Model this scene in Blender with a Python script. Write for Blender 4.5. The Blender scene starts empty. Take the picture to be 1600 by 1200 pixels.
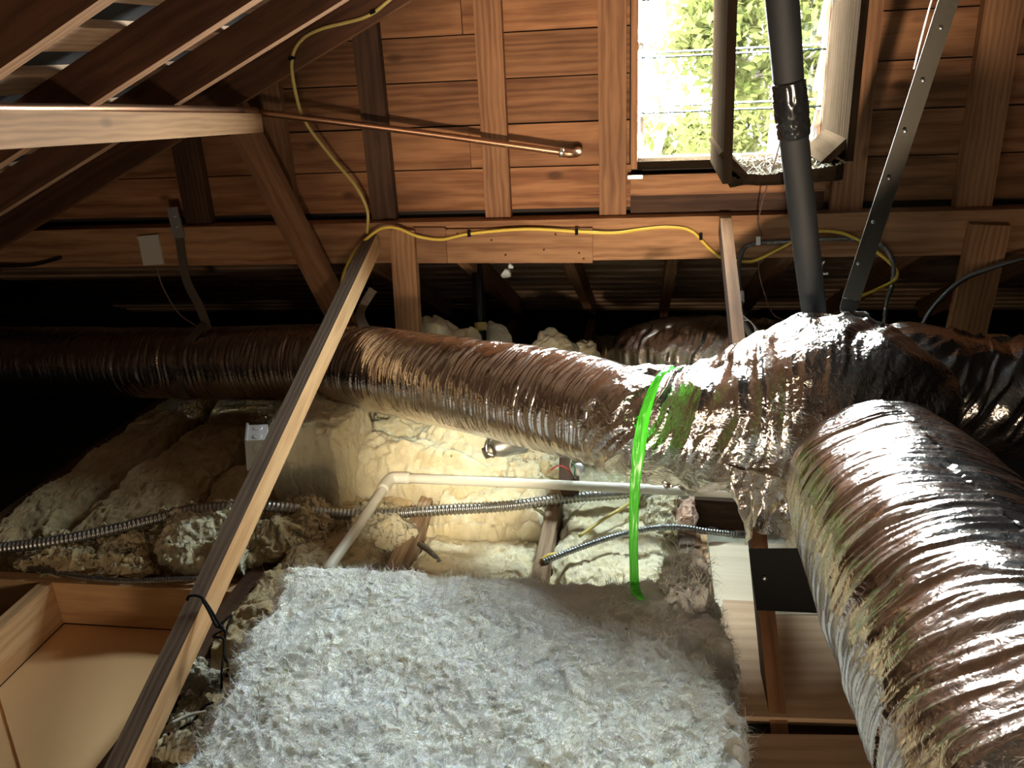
import bpy, bmesh, math, random
import numpy as np
from mathutils import Vector, Matrix

random.seed(7)
S = bpy.context.scene
COL = S.collection

# ------------------------------------------------------------------ camera
FPX = 1300.0                                   # focal length in pixels of the 1600x1200 frame
YAW, PITCH, ROLL = [math.radians(a) for a in (9.7, 21.6, 2.95)]
CAMZ = 1.34
FW = np.array([-math.sin(YAW)*math.cos(PITCH), math.cos(YAW)*math.cos(PITCH), -math.sin(PITCH)])
_r = np.array([math.cos(YAW), math.sin(YAW), 0.0]); _u = np.cross(_r, FW)
RT = math.cos(ROLL)*_r - math.sin(ROLL)*_u
UP = math.sin(ROLL)*_r + math.cos(ROLL)*_u
ORG = np.array([0, 0, CAMZ])
cam = bpy.data.cameras.new('camera'); camo = bpy.data.objects.new('camera', cam); COL.objects.link(camo)
cam.sensor_width = 36; cam.lens = 36*FPX/1600; cam.clip_start = .02; cam.clip_end = 200
camo.matrix_world = Matrix([[RT[i], UP[i], -FW[i], ORG[i]] for i in range(3)] + [[0, 0, 0, 1]])
S.camera = camo

# ------------------------------------------------------------------ world, lamps, exposure
SKY = 112.0
W = bpy.data.worlds.new('sky'); S.world = W; W.use_nodes = True
bg = W.node_tree.nodes['Background']; bg.inputs['Color'].default_value = (.90, .96, 1.0, 1); bg.inputs['Strength'].default_value = SKY
# the window's opening guides the sampling of the sky (a portal gives off no light of its own)
pl = bpy.data.lights.new('window_portal', 'AREA'); pl.shape = 'RECTANGLE'; pl.size = .66; pl.size_y = .88
pl.cycles.is_portal = True
plo = bpy.data.objects.new('window_portal', pl); COL.objects.link(plo)
plo.location = (.265, 2.99, 1.385); plo.rotation_euler = (-math.pi/2, 0, 0)
# the hand torch of the person looking in
sp = bpy.data.lights.new('hand_torch', 'SPOT'); sp.energy = 165; sp.color = (1, .86, .62)
sp.spot_size = math.radians(19); sp.spot_blend = 1.0; sp.shadow_soft_size = .03
spo = bpy.data.objects.new('hand_torch', sp); COL.objects.link(spo)
spo.location = (-.12, .25, 1.12)
spo.rotation_euler = (Vector((-.64, 2.50, .06)) - spo.location).to_track_quat('-Z', 'Y').to_euler()
# unseen warm fill light, added low behind the viewer
wl = bpy.data.lights.new('added_fill', 'POINT'); wl.energy = 34; wl.color = (1, .80, .56); wl.shadow_soft_size = .12
wlo = bpy.data.objects.new('added_fill', wl); COL.objects.link(wlo); wlo.location = (.25, -1.15, .40)
# unseen spot beside it, added to brighten the gable
cl_ = bpy.data.lights.new('added_gable_spot', 'SPOT'); cl_.energy = 290; cl_.color = (1, .80, .58); cl_.spot_size = math.radians(35); cl_.spot_blend = 1.0; cl_.shadow_soft_size = .06
clo = bpy.data.objects.new('added_gable_spot', cl_); COL.objects.link(clo); clo.location = (.05, -1.1, .52)
clo.rotation_euler = (Vector((.06, 2.86, 1.16))-clo.location).to_track_quat('-Z', 'Y').to_euler()
V_ = S.view_settings
V_.view_transform = 'Standard'; V_.look = 'None'; V_.gamma = 1; V_.use_curve_mapping = False
V_.exposure = 1.0
try:
    S.cycles.use_denoising = True
    S.cycles.max_bounces = 10; S.cycles.diffuse_bounces = 5; S.cycles.glossy_bounces = 5; S.cycles.transparent_max_bounces = 16
    S.cycles.sample_clamp_indirect = 8
except Exception:
    pass

# ------------------------------------------------------------------ helpers
def A(x, y, **k):
    """world point seen at photograph pixel x, y on the plane X=, Y=, Z= or at depth D="""
    d = FW + RT*(x-800)/FPX + UP*(600-y)/FPX
    if 'Y' in k: return d*(k['Y']/d[1]) + ORG
    if 'X' in k: return d*(k['X']/d[0]) + ORG
    if 'Z' in k: return d*((k['Z']-CAMZ)/d[2]) + ORG
    return d*k['D'] + ORG

def _hash(ix, iy, iz, seed):
    h = (ix.astype(np.int64)*374761393 + iy.astype(np.int64)*668265263 + iz.astype(np.int64)*2147483647 + seed*974634721) & 0xffffffff
    h = ((h ^ (h >> 13))*1274126177) & 0xffffffff
    h = ((h ^ (h >> 16))*2246822519) & 0xffffffff
    return ((h ^ (h >> 15)) & 0xffff)/65535.0
def vn(P, seed=0):
    P = np.asarray(P, float); i = np.floor(P); f = P-i; f = f*f*(3-2*f); i = i.astype(np.int64)
    r = 0
    for a in (0, 1):
        for b in (0, 1):
            for c in (0, 1):
                w = (f[..., 0] if a else 1-f[..., 0])*(f[..., 1] if b else 1-f[..., 1])*(f[..., 2] if c else 1-f[..., 2])
                r = r + w*_hash(i[..., 0]+a, i[..., 1]+b, i[..., 2]+c, seed)
    return r*2-1
def fbm(P, seed=0, octv=3, gain=.5):
    r = 0; a = 1; P = np.asarray(P, float)
    for o in range(octv):
        r = r + a*vn(P*2.03**o, seed+o*17); a *= gain
    return r

def link(o, parent=None, base=None):
    COL.objects.link(o)
    if parent is not None:
        o.parent = parent
        o.matrix_parent_inverse = Matrix.Identity(4)
        o.matrix_basis = parent_world[parent.name].inverted() @ o.matrix_basis
    parent_world[o.name] = (parent_world[parent.name] @ o.matrix_basis) if parent is not None else o.matrix_basis.copy()
    return o
parent_world = {}
def mesh_arr(name, V, F, mat, parent=None, smooth=True, uv=None):
    me = bpy.data.meshes.new(name); V = np.asarray(V, np.float32); F = np.asarray(F, np.int32)
    k = F.shape[1]; n = len(F)
    ctr = V.mean(0); V = V - ctr
    me.vertices.add(len(V)); me.vertices.foreach_set('co', V.ravel())
    me.loops.add(n*k); me.loops.foreach_set('vertex_index', F.ravel())
    me.polygons.add(n); me.polygons.foreach_set('loop_start', np.arange(0, n*k, k, dtype=np.int32))
    me.polygons.foreach_set('loop_total', np.full(n, k, np.int32))
    me.polygons.foreach_set('use_smooth', np.full(n, bool(smooth)))
    if uv is not None:
        l = me.uv_layers.new(name='UVMap'); l.data.foreach_set('uv', np.asarray(uv, np.float32)[F.ravel()].ravel())
    me.update(calc_edges=True); me.validate()
    me.materials.append(mat)
    o = bpy.data.objects.new(name, me); o.matrix_basis = Matrix.Translation(Vector([float(c) for c in ctr]))
    return link(o, parent)
def bm_obj(name, bm, mat, parent=None, M=None, smooth=False, mats=None):
    me = bpy.data.meshes.new(name); bm.normal_update(); bm.to_mesh(me); bm.free()
    for m in (mats or [mat]): me.materials.append(m)
    if smooth:
        for p in me.polygons: p.use_smooth = True
    o = bpy.data.objects.new(name, me)
    if M is not None: o.matrix_basis = M
    return link(o, parent)
def thing(name, label, cat, loc=(0, 0, 0), group=None):
    o = bpy.data.objects.new(name, None); o.empty_display_size = .05
    o.matrix_basis = Matrix.Translation(Vector([float(c) for c in loc])); link(o)
    return tag(o, label, cat, group)
def tag(o, label, cat, group=None, kind=None):
    o['label'] = label; o['category'] = cat
    if group: o['group'] = group
    if kind: o['kind'] = kind
    return o
def struct(o, label=None):
    o['kind'] = 'structure'
    if label: o['label'] = label
    return o
def frame(p0, p1, up):
    p0 = Vector([float(c) for c in p0]); p1 = Vector([float(c) for c in p1]); x = (p1-p0); L = x.length; x.normalize()
    z = Vector(up); z = (z - x*z.dot(x)).normalized(); y = z.cross(x)
    c = (p0+p1)/2
    return Matrix([[x[i], y[i], z[i], c[i]] for i in range(3)] + [[0, 0, 0, 1]]), L
def timber(name, p0, p1, w, h, mat, up=(0, 0, 1), parent=None, bevel=.0025, top_mat=None, h1=None, w1=None, wob=.0, bot_mat=None):
    """a sawn board: w across, h along 'up'; long axis is local X so that grain runs along it"""
    M, L = frame(p0, p1, up)
    bm = bmesh.new(); n = max(1, int(L/.35)) if wob else 1
    rows = []
    for i in range(n+1):
        t = i/n; hh = h if h1 is None else h+(h1-h)*t; ww = w if w1 is None else w+(w1-w)*t
        oy, oz = random.uniform(-wob, wob), random.uniform(-wob, wob)
        rows.append([bm.verts.new((-L/2+L*t, sy*ww/2+oy, sz*hh/2+oz)) for sy, sz in ((-1, -1), (1, -1), (1, 1), (-1, 1))])
    for a, b in zip(rows, rows[1:]):
        for k in range(4):
            f = bm.faces.new((a[k], a[(k+1) % 4], b[(k+1) % 4], b[k]))
            if top_mat and k == 2: f.material_index = 1
            if bot_mat and k == 0: f.material_index = 1
    bm.faces.new(rows[0][::-1]); bm.faces.new(rows[-1])
    if bevel:
        es = [e for e in bm.edges if len(e.link_faces) == 2 and e.calc_face_angle(0) > .5]
        bmesh.ops.bevel(bm, geom=es, offset=bevel, segments=1, affect='EDGES', clamp_overlap=True)
    bmesh.ops.recalc_face_normals(bm, faces=bm.faces)
    return bm_obj(name, bm, mat, parent, M, mats=[mat, top_mat or bot_mat] if top_mat or bot_mat else None)
def box(name, lo, hi, mat, parent=None, axis='x', bevel=.002):
    lo = np.array(lo, float); hi = np.array(hi, float); c = (lo+hi)/2; d = hi-lo
    if axis == 'x': return timber(name, (lo[0], c[1], c[2]), (hi[0], c[1], c[2]), d[1], d[2], mat, (0, 0, 1), parent, bevel)
    if axis == 'y': return timber(name, (c[0], lo[1], c[2]), (c[0], hi[1], c[2]), d[0], d[2], mat, (0, 0, 1), parent, bevel)
    return timber(name, (c[0], c[1], lo[2]), (c[0], c[1], hi[2]), d[0], d[1], mat, (0, 1, 0), parent, bevel)
def smooth_path(P, n):
    P = np.asarray(P, float)
    if len(P) == 2: 
        t = np.linspace(0, 1, n)[:, None]; return P[0]*(1-t)+P[1]*t
    Q = np.vstack([2*P[0]-P[1], P, 2*P[-1]-P[-2]])
    seg = np.r_[0, np.cumsum(np.linalg.norm(np.diff(P[:, :3], axis=0), axis=1))]
    out = []
    for s in np.linspace(0, seg[-1], n):
        i = min(np.searchsorted(seg, s, 'right')-1, len(P)-2); t = (s-seg[i])/(seg[i+1]-seg[i])
        a, b, c, d = Q[i:i+4]
        out.append(.5*(2*b+(c-a)*t+(2*a-5*b+4*c-d)*t*t+(3*b-a-3*c+d)*t**3))
    return np.array(out)
def frames(C):
    T = np.gradient(C, axis=0); T /= np.linalg.norm(T, axis=1)[:, None]+1e-12
    N = np.zeros_like(C); u = np.array([0, 0, 1.]); 
    if abs(T[0].dot(u)) > .9: u = np.array([1., 0, 0])
    n = u-T[0]*u.dot(T[0]); n /= np.linalg.norm(n)
    for i in range(len(C)):
        n = n-T[i]*n.dot(T[i]); n /= np.linalg.norm(n); N[i] = n
    return T, N, np.cross(T, N)
def sweep(name, P, r, mat, parent=None, n=60, m=10, rib=0, ribamp=0, disp=None, cap=True, tube_uv=False):
    """P: rows x,y,z or x,y,z,radius"""
    P = np.asarray(P, float); C4 = smooth_path(P, n); C = C4[:, :3]
    rr = C4[:, 3] if P.shape[1] > 3 else np.full(n, r)
    T, N, B = frames(C)
    s = np.r_[0, np.cumsum(np.linalg.norm(np.diff(C, axis=0), axis=1))]
    th = np.linspace(0, 2*np.pi, m, endpoint=False)
    Rr = np.repeat(rr[:, None], m, 1)
    if rib: Rr = Rr*(1+ribamp*np.sin(2*np.pi*(s[:, None]/rib + 0*th[None])))
    if disp is not None: Rr = Rr + disp(s[:, None]+0*th[None], th[None]+0*s[:, None], Rr)
    V = C[:, None]+Rr[..., None]*(np.cos(th)[None, :, None]*N[:, None]+np.sin(th)[None, :, None]*B[:, None])
    idx = np.arange(n*m).reshape(n, m)
    F = np.stack([idx[:-1], np.roll(idx, -1, 1)[:-1], np.roll(idx, -1, 1)[1:], idx[1:]], -1).reshape(-1, 4)
    V = V.reshape(-1, 3)
    if cap:
        V = np.vstack([V, C[0], C[-1]]); a, b = n*m, n*m+1
        i0 = idx[0]; i1 = idx[-1]
        F = np.vstack([F, np.stack([np.full(m, a), np.roll(i0, -1), i0, i0], -1)[:, [0, 1, 2, 2]], np.stack([np.full(m, b), i1, np.roll(i1, -1), np.roll(i1, -1)], -1)])
        # degenerate quads are turned into triangles below
        q = F[:-2*m]; t = F[-2*m:, :3]
        return _mixed(name, V, q, t, mat, parent)
    return mesh_arr(name, V, F, mat, parent)
def _mixed(name, V, Q, T, mat, parent):
    me = bpy.data.meshes.new(name); ctr = V.mean(0); V = V-ctr
    loops = np.r_[Q.ravel(), T.ravel()].astype(np.int32); nq, nt = len(Q), len(T)
    me.vertices.add(len(V)); me.vertices.foreach_set('co', V.astype(np.float32).ravel())
    me.loops.add(len(loops)); me.loops.foreach_set('vertex_index', loops)
    me.polygons.add(nq+nt)
    me.polygons.foreach_set('loop_start', np.r_[np.arange(nq)*4, nq*4+np.arange(nt)*3].astype(np.int32))
    me.polygons.foreach_set('loop_total', np.r_[np.full(nq, 4), np.full(nt, 3)].astype(np.int32))
    me.polygons.foreach_set('use_smooth', np.ones(nq+nt, bool))
    me.update(calc_edges=True); me.validate(); me.materials.append(mat)
    o = bpy.data.objects.new(name, me); o.matrix_basis = Matrix.Translation(Vector([float(c) for c in ctr]))
    return link(o, parent)
def ribbon(name, P, width, thick, side, mat, parent=None, n=40, crumple=0, seed=0, m=2):
    """a flat strap along P; 'side' is the width direction (one vector or one per point)"""
    P = np.asarray(P, float); C = smooth_path(P, n); T = np.gradient(C, axis=0); T /= np.linalg.norm(T, axis=1)[:, None]
    sd = np.asarray(side, float); sd = np.repeat(sd[None], n, 0) if sd.ndim == 1 else smooth_path(sd, n)
    sd = sd-T*(sd*T).sum(1)[:, None]; sd /= np.linalg.norm(sd, axis=1)[:, None]; nn = np.cross(T, sd)
    w = np.interp(np.linspace(0, 1, n), np.linspace(0, 1, len(np.atleast_1d(width))), np.atleast_1d(width))
    us = np.linspace(-.5, .5, m+1)
    top = C[:, None]+sd[:, None]*(us[None, :, None]*w[:, None, None])
    if crumple: top = top+nn[:, None]*(crumple*vn(np.stack(np.broadcast_arrays(us[None]*4, np.arange(n)[:, None]*.35, 0*us[None]), -1), seed))[..., None]
    bot = top-nn[:, None]*thick
    V = np.concatenate([top, bot[:, ::-1]], 1); k = V.shape[1]; idx = np.arange(n*k).reshape(n, k)
    F = np.stack([idx[:-1], np.roll(idx, -1, 1)[:-1], np.roll(idx, -1, 1)[1:], idx[1:]], -1).reshape(-1, 4)
    caps = []
    for row in (idx[0][::-1], idx[-1]):
        for j in range(m): caps.append([row[j], row[j+1], row[k-2-j], row[k-1-j]])
    return mesh_arr(name, V.reshape(-1, 3), np.vstack([F, caps]), mat, parent, smooth=bool(crumple))
def lathe(name, prof, p0, p1, mat, parent=None, m=24, smooth=True):
    """prof: (t along p0->p1 in metres, radius)"""
    M, L = frame(p0, p1, (0, 0, 1) if abs(Vector([float(c) for c in np.asarray(p1)-np.asarray(p0)]).normalized().z) < .9 else (1, 0, 0))
    bm = bmesh.new(); rings = []
    for t, r in prof:
        rings.append([bm.verts.new((t-L/2, r*math.cos(2*math.pi*k/m), r*math.sin(2*math.pi*k/m))) for k in range(m)])
    for a, b in zip(rings, rings[1:]):
        for k in range(m): bm.faces.new((a[k], a[(k+1) % m], b[(k+1) % m], b[k]))
    if prof[0][1] > 1e-4: bm.faces.new(rings[0][::-1])
    if prof[-1][1] > 1e-4: bm.faces.new(rings[-1])
    bmesh.ops.remove_doubles(bm, verts=bm.verts, dist=1e-5); bmesh.ops.recalc_face_normals(bm, faces=bm.faces)
    o = bm_obj(name, bm, mat, parent, M, smooth=smooth)
    return o

# ------------------------------------------------------------------ materials
class N:
    def __init__(s, name):
        s.m = bpy.data.materials.new(name); s.m.use_nodes = True; s.t = s.m.node_tree; s.p = s.t.nodes['Principled BSDF']
    def n(s, typ, **k):
        nd = s.t.nodes.new(typ)
        for a, b in k.items():
            if a.startswith('i_'):
                key = a[2:]; key = int(key) if key.isdigit() else key.replace('_', ' ')
                if hasattr(b, 'links') or isinstance(b, bpy.types.NodeSocket): s.t.links.new(b, nd.inputs[key])
                else: nd.inputs[key].default_value = b
            else: setattr(nd, a, b)
        return nd
    def l(s, a, b): s.t.links.new(a, b)
    def math(s, op, a, b=0.0, c=0.0):
        nd = s.t.nodes.new('ShaderNodeMath'); nd.operation = op
        for i, v in enumerate((a, b, c)):
            if isinstance(v, bpy.types.NodeSocket): s.l(v, nd.inputs[i])
            else: nd.inputs[i].default_value = v
        return nd.outputs[0]
    def mix(s, fac, a, b, mode='MIX'):
        nd = s.t.nodes.new('ShaderNodeMix'); nd.data_type = 'RGBA'; nd.blend_type = mode; nd.clamp_factor = True
        for i, v in ((0, fac), (6, a), (7, b)):
            if isinstance(v, bpy.types.NodeSocket): s.l(v, nd.inputs[i])
            else: nd.inputs[i].default_value = v if i == 0 else (*v, 1)
        return nd.outputs[2]
    def ramp(s, fac, stops):
        nd = s.t.nodes.new('ShaderNodeValToRGB'); s.l(fac, nd.inputs[0]); e = nd.color_ramp.elements
        while len(e) < len(stops): e.new(.5)
        for q, (p, c) in zip(e, stops): q.position = p; q.color = (*c, 1) if len(c) == 3 else c
        return nd.outputs[0]
def plain(name, col, rough=.6, metal=0., bump=0., scale=200., var=.0):
    a = N(name); a.p.inputs['Base Color'].default_value = (*col, 1); a.p.inputs['Roughness'].default_value = rough; a.p.inputs['Metallic'].default_value = metal
    if bump or var:
        tc = a.n('ShaderNodeTexCoord'); nz = a.n('ShaderNodeTexNoise', i_Vector=tc.outputs['Object'], i_Scale=scale, i_Detail=4.)
        if bump:
            b = a.n('ShaderNodeBump', i_Strength=bump, i_Distance=.004, i_Height=nz.outputs[0]); a.l(b.outputs[0], a.p.inputs['Normal'])
        if var:
            n2 = a.n('ShaderNodeTexNoise', i_Vector=tc.outputs['Object'], i_Scale=scale*.15, i_Detail=5.)
            a.l(a.mix(a.math('MULTIPLY', n2.outputs[0], var), col, tuple(c*.35 for c in col)), a.p.inputs['Base Color'])
    return a.m
def wood(name, dark, light, rough=.75, stain=.5, knots=True, vary=.5, ring=9., spec=.3):
    a = N(name); tc = a.n('ShaderNodeTexCoord'); oi = a.n('ShaderNodeObjectInfo')
    rnd = oi.outputs['Random']
    off = a.n('ShaderNodeCombineXYZ', i_X=a.math('MULTIPLY', rnd, 31.), i_Y=a.math('ADD', a.math('MULTIPLY', rnd, .21), .05), i_Z=a.math('SUBTRACT', .16, a.math('MULTIPLY', rnd, .3)))
    add = a.n('ShaderNodeVectorMath', operation='ADD', i_0=tc.outputs['Object'], i_1=off.outputs[0])
    mp = a.n('ShaderNodeMapping', i_Vector=add.outputs[0], i_Scale=(.16, 1., 1.))
    nz = a.n('ShaderNodeTexNoise', i_Vector=mp.outputs[0], i_Scale=11., i_Detail=3.)
    # knots pull the grain round them
    vo = a.n('ShaderNodeTexVoronoi', feature='F1', i_Scale=1.0, i_Vector=a.n('ShaderNodeMapping', i_Vector=add.outputs[0], i_Scale=(3.2, 6.5, 6.5)).outputs[0])
    kd = vo.outputs['Distance']
    w = a.n('ShaderNodeTexWave', wave_type='RINGS', rings_direction='X', i_Vector=mp.outputs[0], i_Scale=ring*2.2, i_Distortion=5., i_Detail=2.5)
    w.inputs['Detail Scale'].default_value = 1.6
    fine = a.n('ShaderNodeTexNoise', i_Vector=a.n('ShaderNodeMapping', i_Vector=add.outputs[0], i_Scale=(6, 160, 160)).outputs[0], i_Scale=1., i_Detail=2.)
    g = a.math('ADD', a.math('MULTIPLY', w.outputs['Fac'], .34), a.math('MULTIPLY', fine.outputs[0], .62))
    g = a.math('ADD', g, a.math('MULTIPLY', a.math('SUBTRACT', nz.outputs[0], .5), 1.0))
    c = a.ramp(g, [(.15, dark), (.5, tuple((p+q)/2 for p, q in zip(dark, light))), (.95, light)])
    st = a.n('ShaderNodeTexNoise', i_Vector=a.n('ShaderNodeMapping', i_Vector=add.outputs[0], i_Scale=(2.2, 5, 5)).outputs[0], i_Scale=1.3, i_Detail=5.)
    sf = a.ramp(st.outputs[0], [(.42, (0, 0, 0)), (.72, (1, 1, 1))])
    c = a.mix(a.math('MULTIPLY', sf, stain), c, tuple(d*.45 for d in dark))
    v = a.math('ADD', a.math('MULTIPLY', rnd, vary), 1-vary*.5)
    hs = a.n('ShaderNodeHueSaturation', i_Color=c, i_Value=v); c = hs.outputs[0]
    if knots:
        kf = a.ramp(kd, [(.05, (1, 1, 1)), (.12, (0, 0, 0))])
        c = a.mix(a.math('MULTIPLY', kf, .75), c, tuple(d*.35 for d in dark))
    a.l(c, a.p.inputs['Base Color']); a.p.inputs['Roughness'].default_value = rough
    a.p.inputs['Specular IOR Level'].default_value = spec
    b = a.n('ShaderNodeBump', i_Strength=.35, i_Distance=.002, i_Height=g); a.l(b.outputs[0], a.p.inputs['Normal'])
    return a.m
def wool(name, c0, c1, dirt=.0, dirtcol=(.25, .2, .14), scale=1.):
    a = N(name); tc = a.n('ShaderNodeTexCoord')
    big = a.n('ShaderNodeTexNoise', i_Vector=tc.outputs['Object'], i_Scale=7*scale, i_Detail=6., i_Distortion=.8)
    fib = a.n('ShaderNodeTexNoise', i_Vector=tc.outputs['Object'], i_Scale=70*scale, i_Detail=6., i_Distortion=2.5); fib.inputs['Roughness'].default_value = .7
    fine = a.n('ShaderNodeTexNoise', i_Vector=tc.outputs['Object'], i_Scale=330*scale, i_Detail=3., i_Distortion=1.5)
    c = a.mix(a.ramp(big.outputs[0], [(.3, (0, 0, 0)), (.7, (1, 1, 1))]), c0, c1)
    if dirt:
        dz = a.n('ShaderNodeTexNoise', i_Vector=tc.outputs['Object'], i_Scale=24., i_Detail=6.)
        c = a.mix(a.math('MULTIPLY', a.ramp(dz.outputs[0], [(.5, (0, 0, 0)), (.75, (1, 1, 1))]), dirt), c, dirtcol)
        sk = a.n('ShaderNodeTexVoronoi', i_Vector=tc.outputs['Object'], i_Scale=15.)
        c = a.mix(a.ramp(sk.outputs[0], [(.035, (.9, .9, .9)), (.06, (0, 0, 0))]), c, (.12, .10, .08))
    a.l(c, a.p.inputs['Base Color']); a.p.inputs['Roughness'].default_value = .95; a.p.inputs['Specular IOR Level'].default_value = .08
    h = a.math('ADD', a.math('MULTIPLY', fib.outputs[0], 1.), a.math('MULTIPLY', fine.outputs[0], .45))
    a.p.inputs['Subsurface Weight'].default_value = .55; a.p.inputs['Subsurface Radius'].default_value = (.02, .018, .014); a.p.inputs['Subsurface Scale'].default_value = .6
    b = a.n('ShaderNodeBump', i_Strength=.7, i_Distance=.008, i_Height=h); a.l(b.outputs[0], a.p.inputs['Normal'])
    return a.m
def foil(name, base=(.80, .77, .75), rough=.17, bump=.2):
    a = N(name); tc = a.n('ShaderNodeTexCoord')
    n1 = a.n('ShaderNodeTexNoise', i_Vector=tc.outputs['Object'], i_Scale=38., i_Detail=5., i_Distortion=1.2)
    n2 = a.n('ShaderNodeTexVoronoi', feature='DISTANCE_TO_EDGE', i_Vector=tc.outputs['Object'], i_Scale=60.)
    n3 = a.n('ShaderNodeTexNoise', i_Vector=tc.outputs['Object'], i_Scale=150., i_Detail=3.)
    wp_ = a.n('ShaderNodeMix', data_type='VECTOR'); wp_.inputs[0].default_value = .035; a.l(tc.outputs['Object'], wp_.inputs[4]); a.l(n1.outputs['Color'], wp_.inputs[5])
    n2b = a.n('ShaderNodeTexVoronoi', feature='DISTANCE_TO_EDGE', i_Vector=wp_.outputs[1], i_Scale=24.); a.l(wp_.outputs[1], n2.inputs['Vector'])
    h = a.math('ADD', a.math('ADD', a.math('MULTIPLY', n1.outputs[0], .35), a.math('MULTIPLY', n2.outputs['Distance'], .9)), a.math('ADD', a.math('MULTIPLY', n3.outputs[0], .12), a.math('MULTIPLY', n2b.outputs['Distance'], 1.1)))
    b = a.n('ShaderNodeBump', i_Strength=bump, i_Distance=.008, i_Height=h); a.l(b.outputs[0], a.p.inputs['Normal'])
    a.p.inputs['Metallic'].default_value = 1.
    d = a.n('ShaderNodeTexNoise', i_Vector=tc.outputs['Object'], i_Scale=9., i_Detail=6.)
    a.l(a.mix(a.ramp(d.outputs[0], [(.35, (0, 0, 0)), (.75, (1, 1, 1))]), base, (base[0]*.86, base[1]*.74, base[2]*.68)), a.p.inputs['Base Color'])
    a.l(a.math('ADD', a.math('MULTIPLY', d.outputs[0], .16), rough-.08), a.p.inputs['Roughness'])
    return a.m
M = {}
M['board'] = wood('old_sheathing_wood', (.16, .062, .026), (.40, .19, .085), stain=.6, vary=.55, ring=7)
M['stud'] = wood('stud_wood', (.19, .085, .040), (.40, .20, .095), stain=.4, vary=.35)
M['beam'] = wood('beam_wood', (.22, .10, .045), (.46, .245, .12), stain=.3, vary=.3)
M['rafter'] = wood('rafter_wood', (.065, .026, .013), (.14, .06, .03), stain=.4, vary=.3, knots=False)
M['ledger'] = wood('ledger_wood', (.19, .092, .038), (.33, .175, .078), stain=.12, vary=.1)
M['joist'] = wood('joist_wood', (.20, .125, .075), (.40, .28, .18), stain=.3, vary=.2)
M['brace'] = wood('brace_wood', (.38, .20, .085), (.62, .38, .19), stain=.15, vary=.1)
M['grime'] = wood('weathered_face', (.07, .045, .030), (.17, .115, .08), stain=.4, vary=.1, knots=False)
M['fresh'] = wood('fresh_lumber', (.46, .26, .12), (.66, .42, .22), stain=.12, vary=.15)
M['skip'] = wood('roof_slat_wood', (.34, .20, .12), (.58, .38, .24), stain=.5, vary=.4, knots=False)
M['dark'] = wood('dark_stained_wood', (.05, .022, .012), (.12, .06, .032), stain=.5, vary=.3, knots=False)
M['ply'] = wood('plywood', (.42, .27, .16), (.58, .40, .26), stain=.1, vary=.15, knots=False, ring=4)
M['paleply'] = wood('pale_plywood', (.62, .52, .38), (.74, .64, .49), stain=.08, vary=.08, knots=False, ring=3)
M['felt'] = plain('roofing_felt', (.018, .017, .017), .9, bump=.3, scale=60)
M['siding'] = plain('siding_back', (.03, .022, .018), .9)
M['wool_white'] = wool('white_wool', (.93, .94, .93), (.86, .85, .78), .10)
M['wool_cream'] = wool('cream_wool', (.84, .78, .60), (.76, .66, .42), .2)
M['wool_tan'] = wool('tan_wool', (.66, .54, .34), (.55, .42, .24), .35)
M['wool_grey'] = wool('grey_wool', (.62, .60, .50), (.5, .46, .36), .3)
M['foil'] = foil('duct_foil')
M['foil_crumple'] = foil('crumpled_foil', (.82, .79, .76), .16, .42)
M['foil_dim'] = foil('darker_foil', (.52, .47, .44), .24, .2)  # darker, rougher foil for the far sleeve and the rear duct
M['black_foam'] = plain('black_foam', (.010, .0105, .012), .7, bump=.15, scale=300)
M['black_tape'] = plain('black_tape', (.012, .012, .013), .22)
M['galv'] = plain('galvanised_steel', (.55, .54, .52), .38, 1., bump=.1, scale=90, var=.35)
M['zinc'] = plain('zinc_box', (.78, .79, .80), .35, .55)
M['strap'] = plain('hanger_steel', (.30, .27, .22), .5, 1., bump=.05, scale=60, var=.3)
M['bright_steel'] = plain('bright_steel', (.75, .76, .77), .42, 1.)
M['conduit'] = plain('flexible_conduit_steel', (.50, .50, .49), .36, 1., var=.3, scale=80)
M['darkconduit'] = plain('armoured_cable_steel', (.30, .31, .32), .38, 1., var=.3, scale=80)
M['copper'] = plain('old_copper', (.50, .27, .16), .34, 1., var=.5, scale=70)
M['solder'] = plain('solder', (.62, .58, .53), .3, 1.)
M['yellow'] = plain('yellow_cable_jacket', (.72, .50, .07), .5)
M['yellow_old'] = plain('old_yellow_jacket', (.66, .52, .16), .55, var=.4, scale=60)
M['black'] = plain('black_plastic', (.006, .006, .006), .8)
M['black'].node_tree.nodes['Principled BSDF'].inputs['Specular IOR Level'].default_value = .1
M['white_pvc'] = plain('white_pvc', (.80, .77, .68), .4, var=.35, scale=60)
M['white'] = plain('white_plastic', (.78, .78, .75), .5)
M['paper'] = plain('off_white_paper', (.55, .52, .46), .85, bump=.2, scale=120)
M['brownwire'] = plain('brown_wire', (.16, .09, .07), .5)
M['red'] = plain('red_wire', (.55, .05, .03), .5)
M['greenwire'] = plain('green_wire', (.08, .3, .12), .5)
M['drywall'] = plain('tan_painted_panel', (.82, .52, .26), .85, bump=.06, scale=40, var=.12)
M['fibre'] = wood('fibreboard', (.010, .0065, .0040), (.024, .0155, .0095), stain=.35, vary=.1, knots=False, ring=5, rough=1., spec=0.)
M['dust'] = wool('window_dust', (.5, .42, .30), (.35, .28, .19), .3)
M['pink'] = wool('pink_wool', (.72, .42, .33), (.66, .5, .4), .2)
a = N('louvre_glass'); tr = a.n('ShaderNodeBsdfTransparent', i_Color=(.95, .98, .97, 1)); gl = a.n('ShaderNodeBsdfGlossy', i_Roughness=.03)
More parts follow.
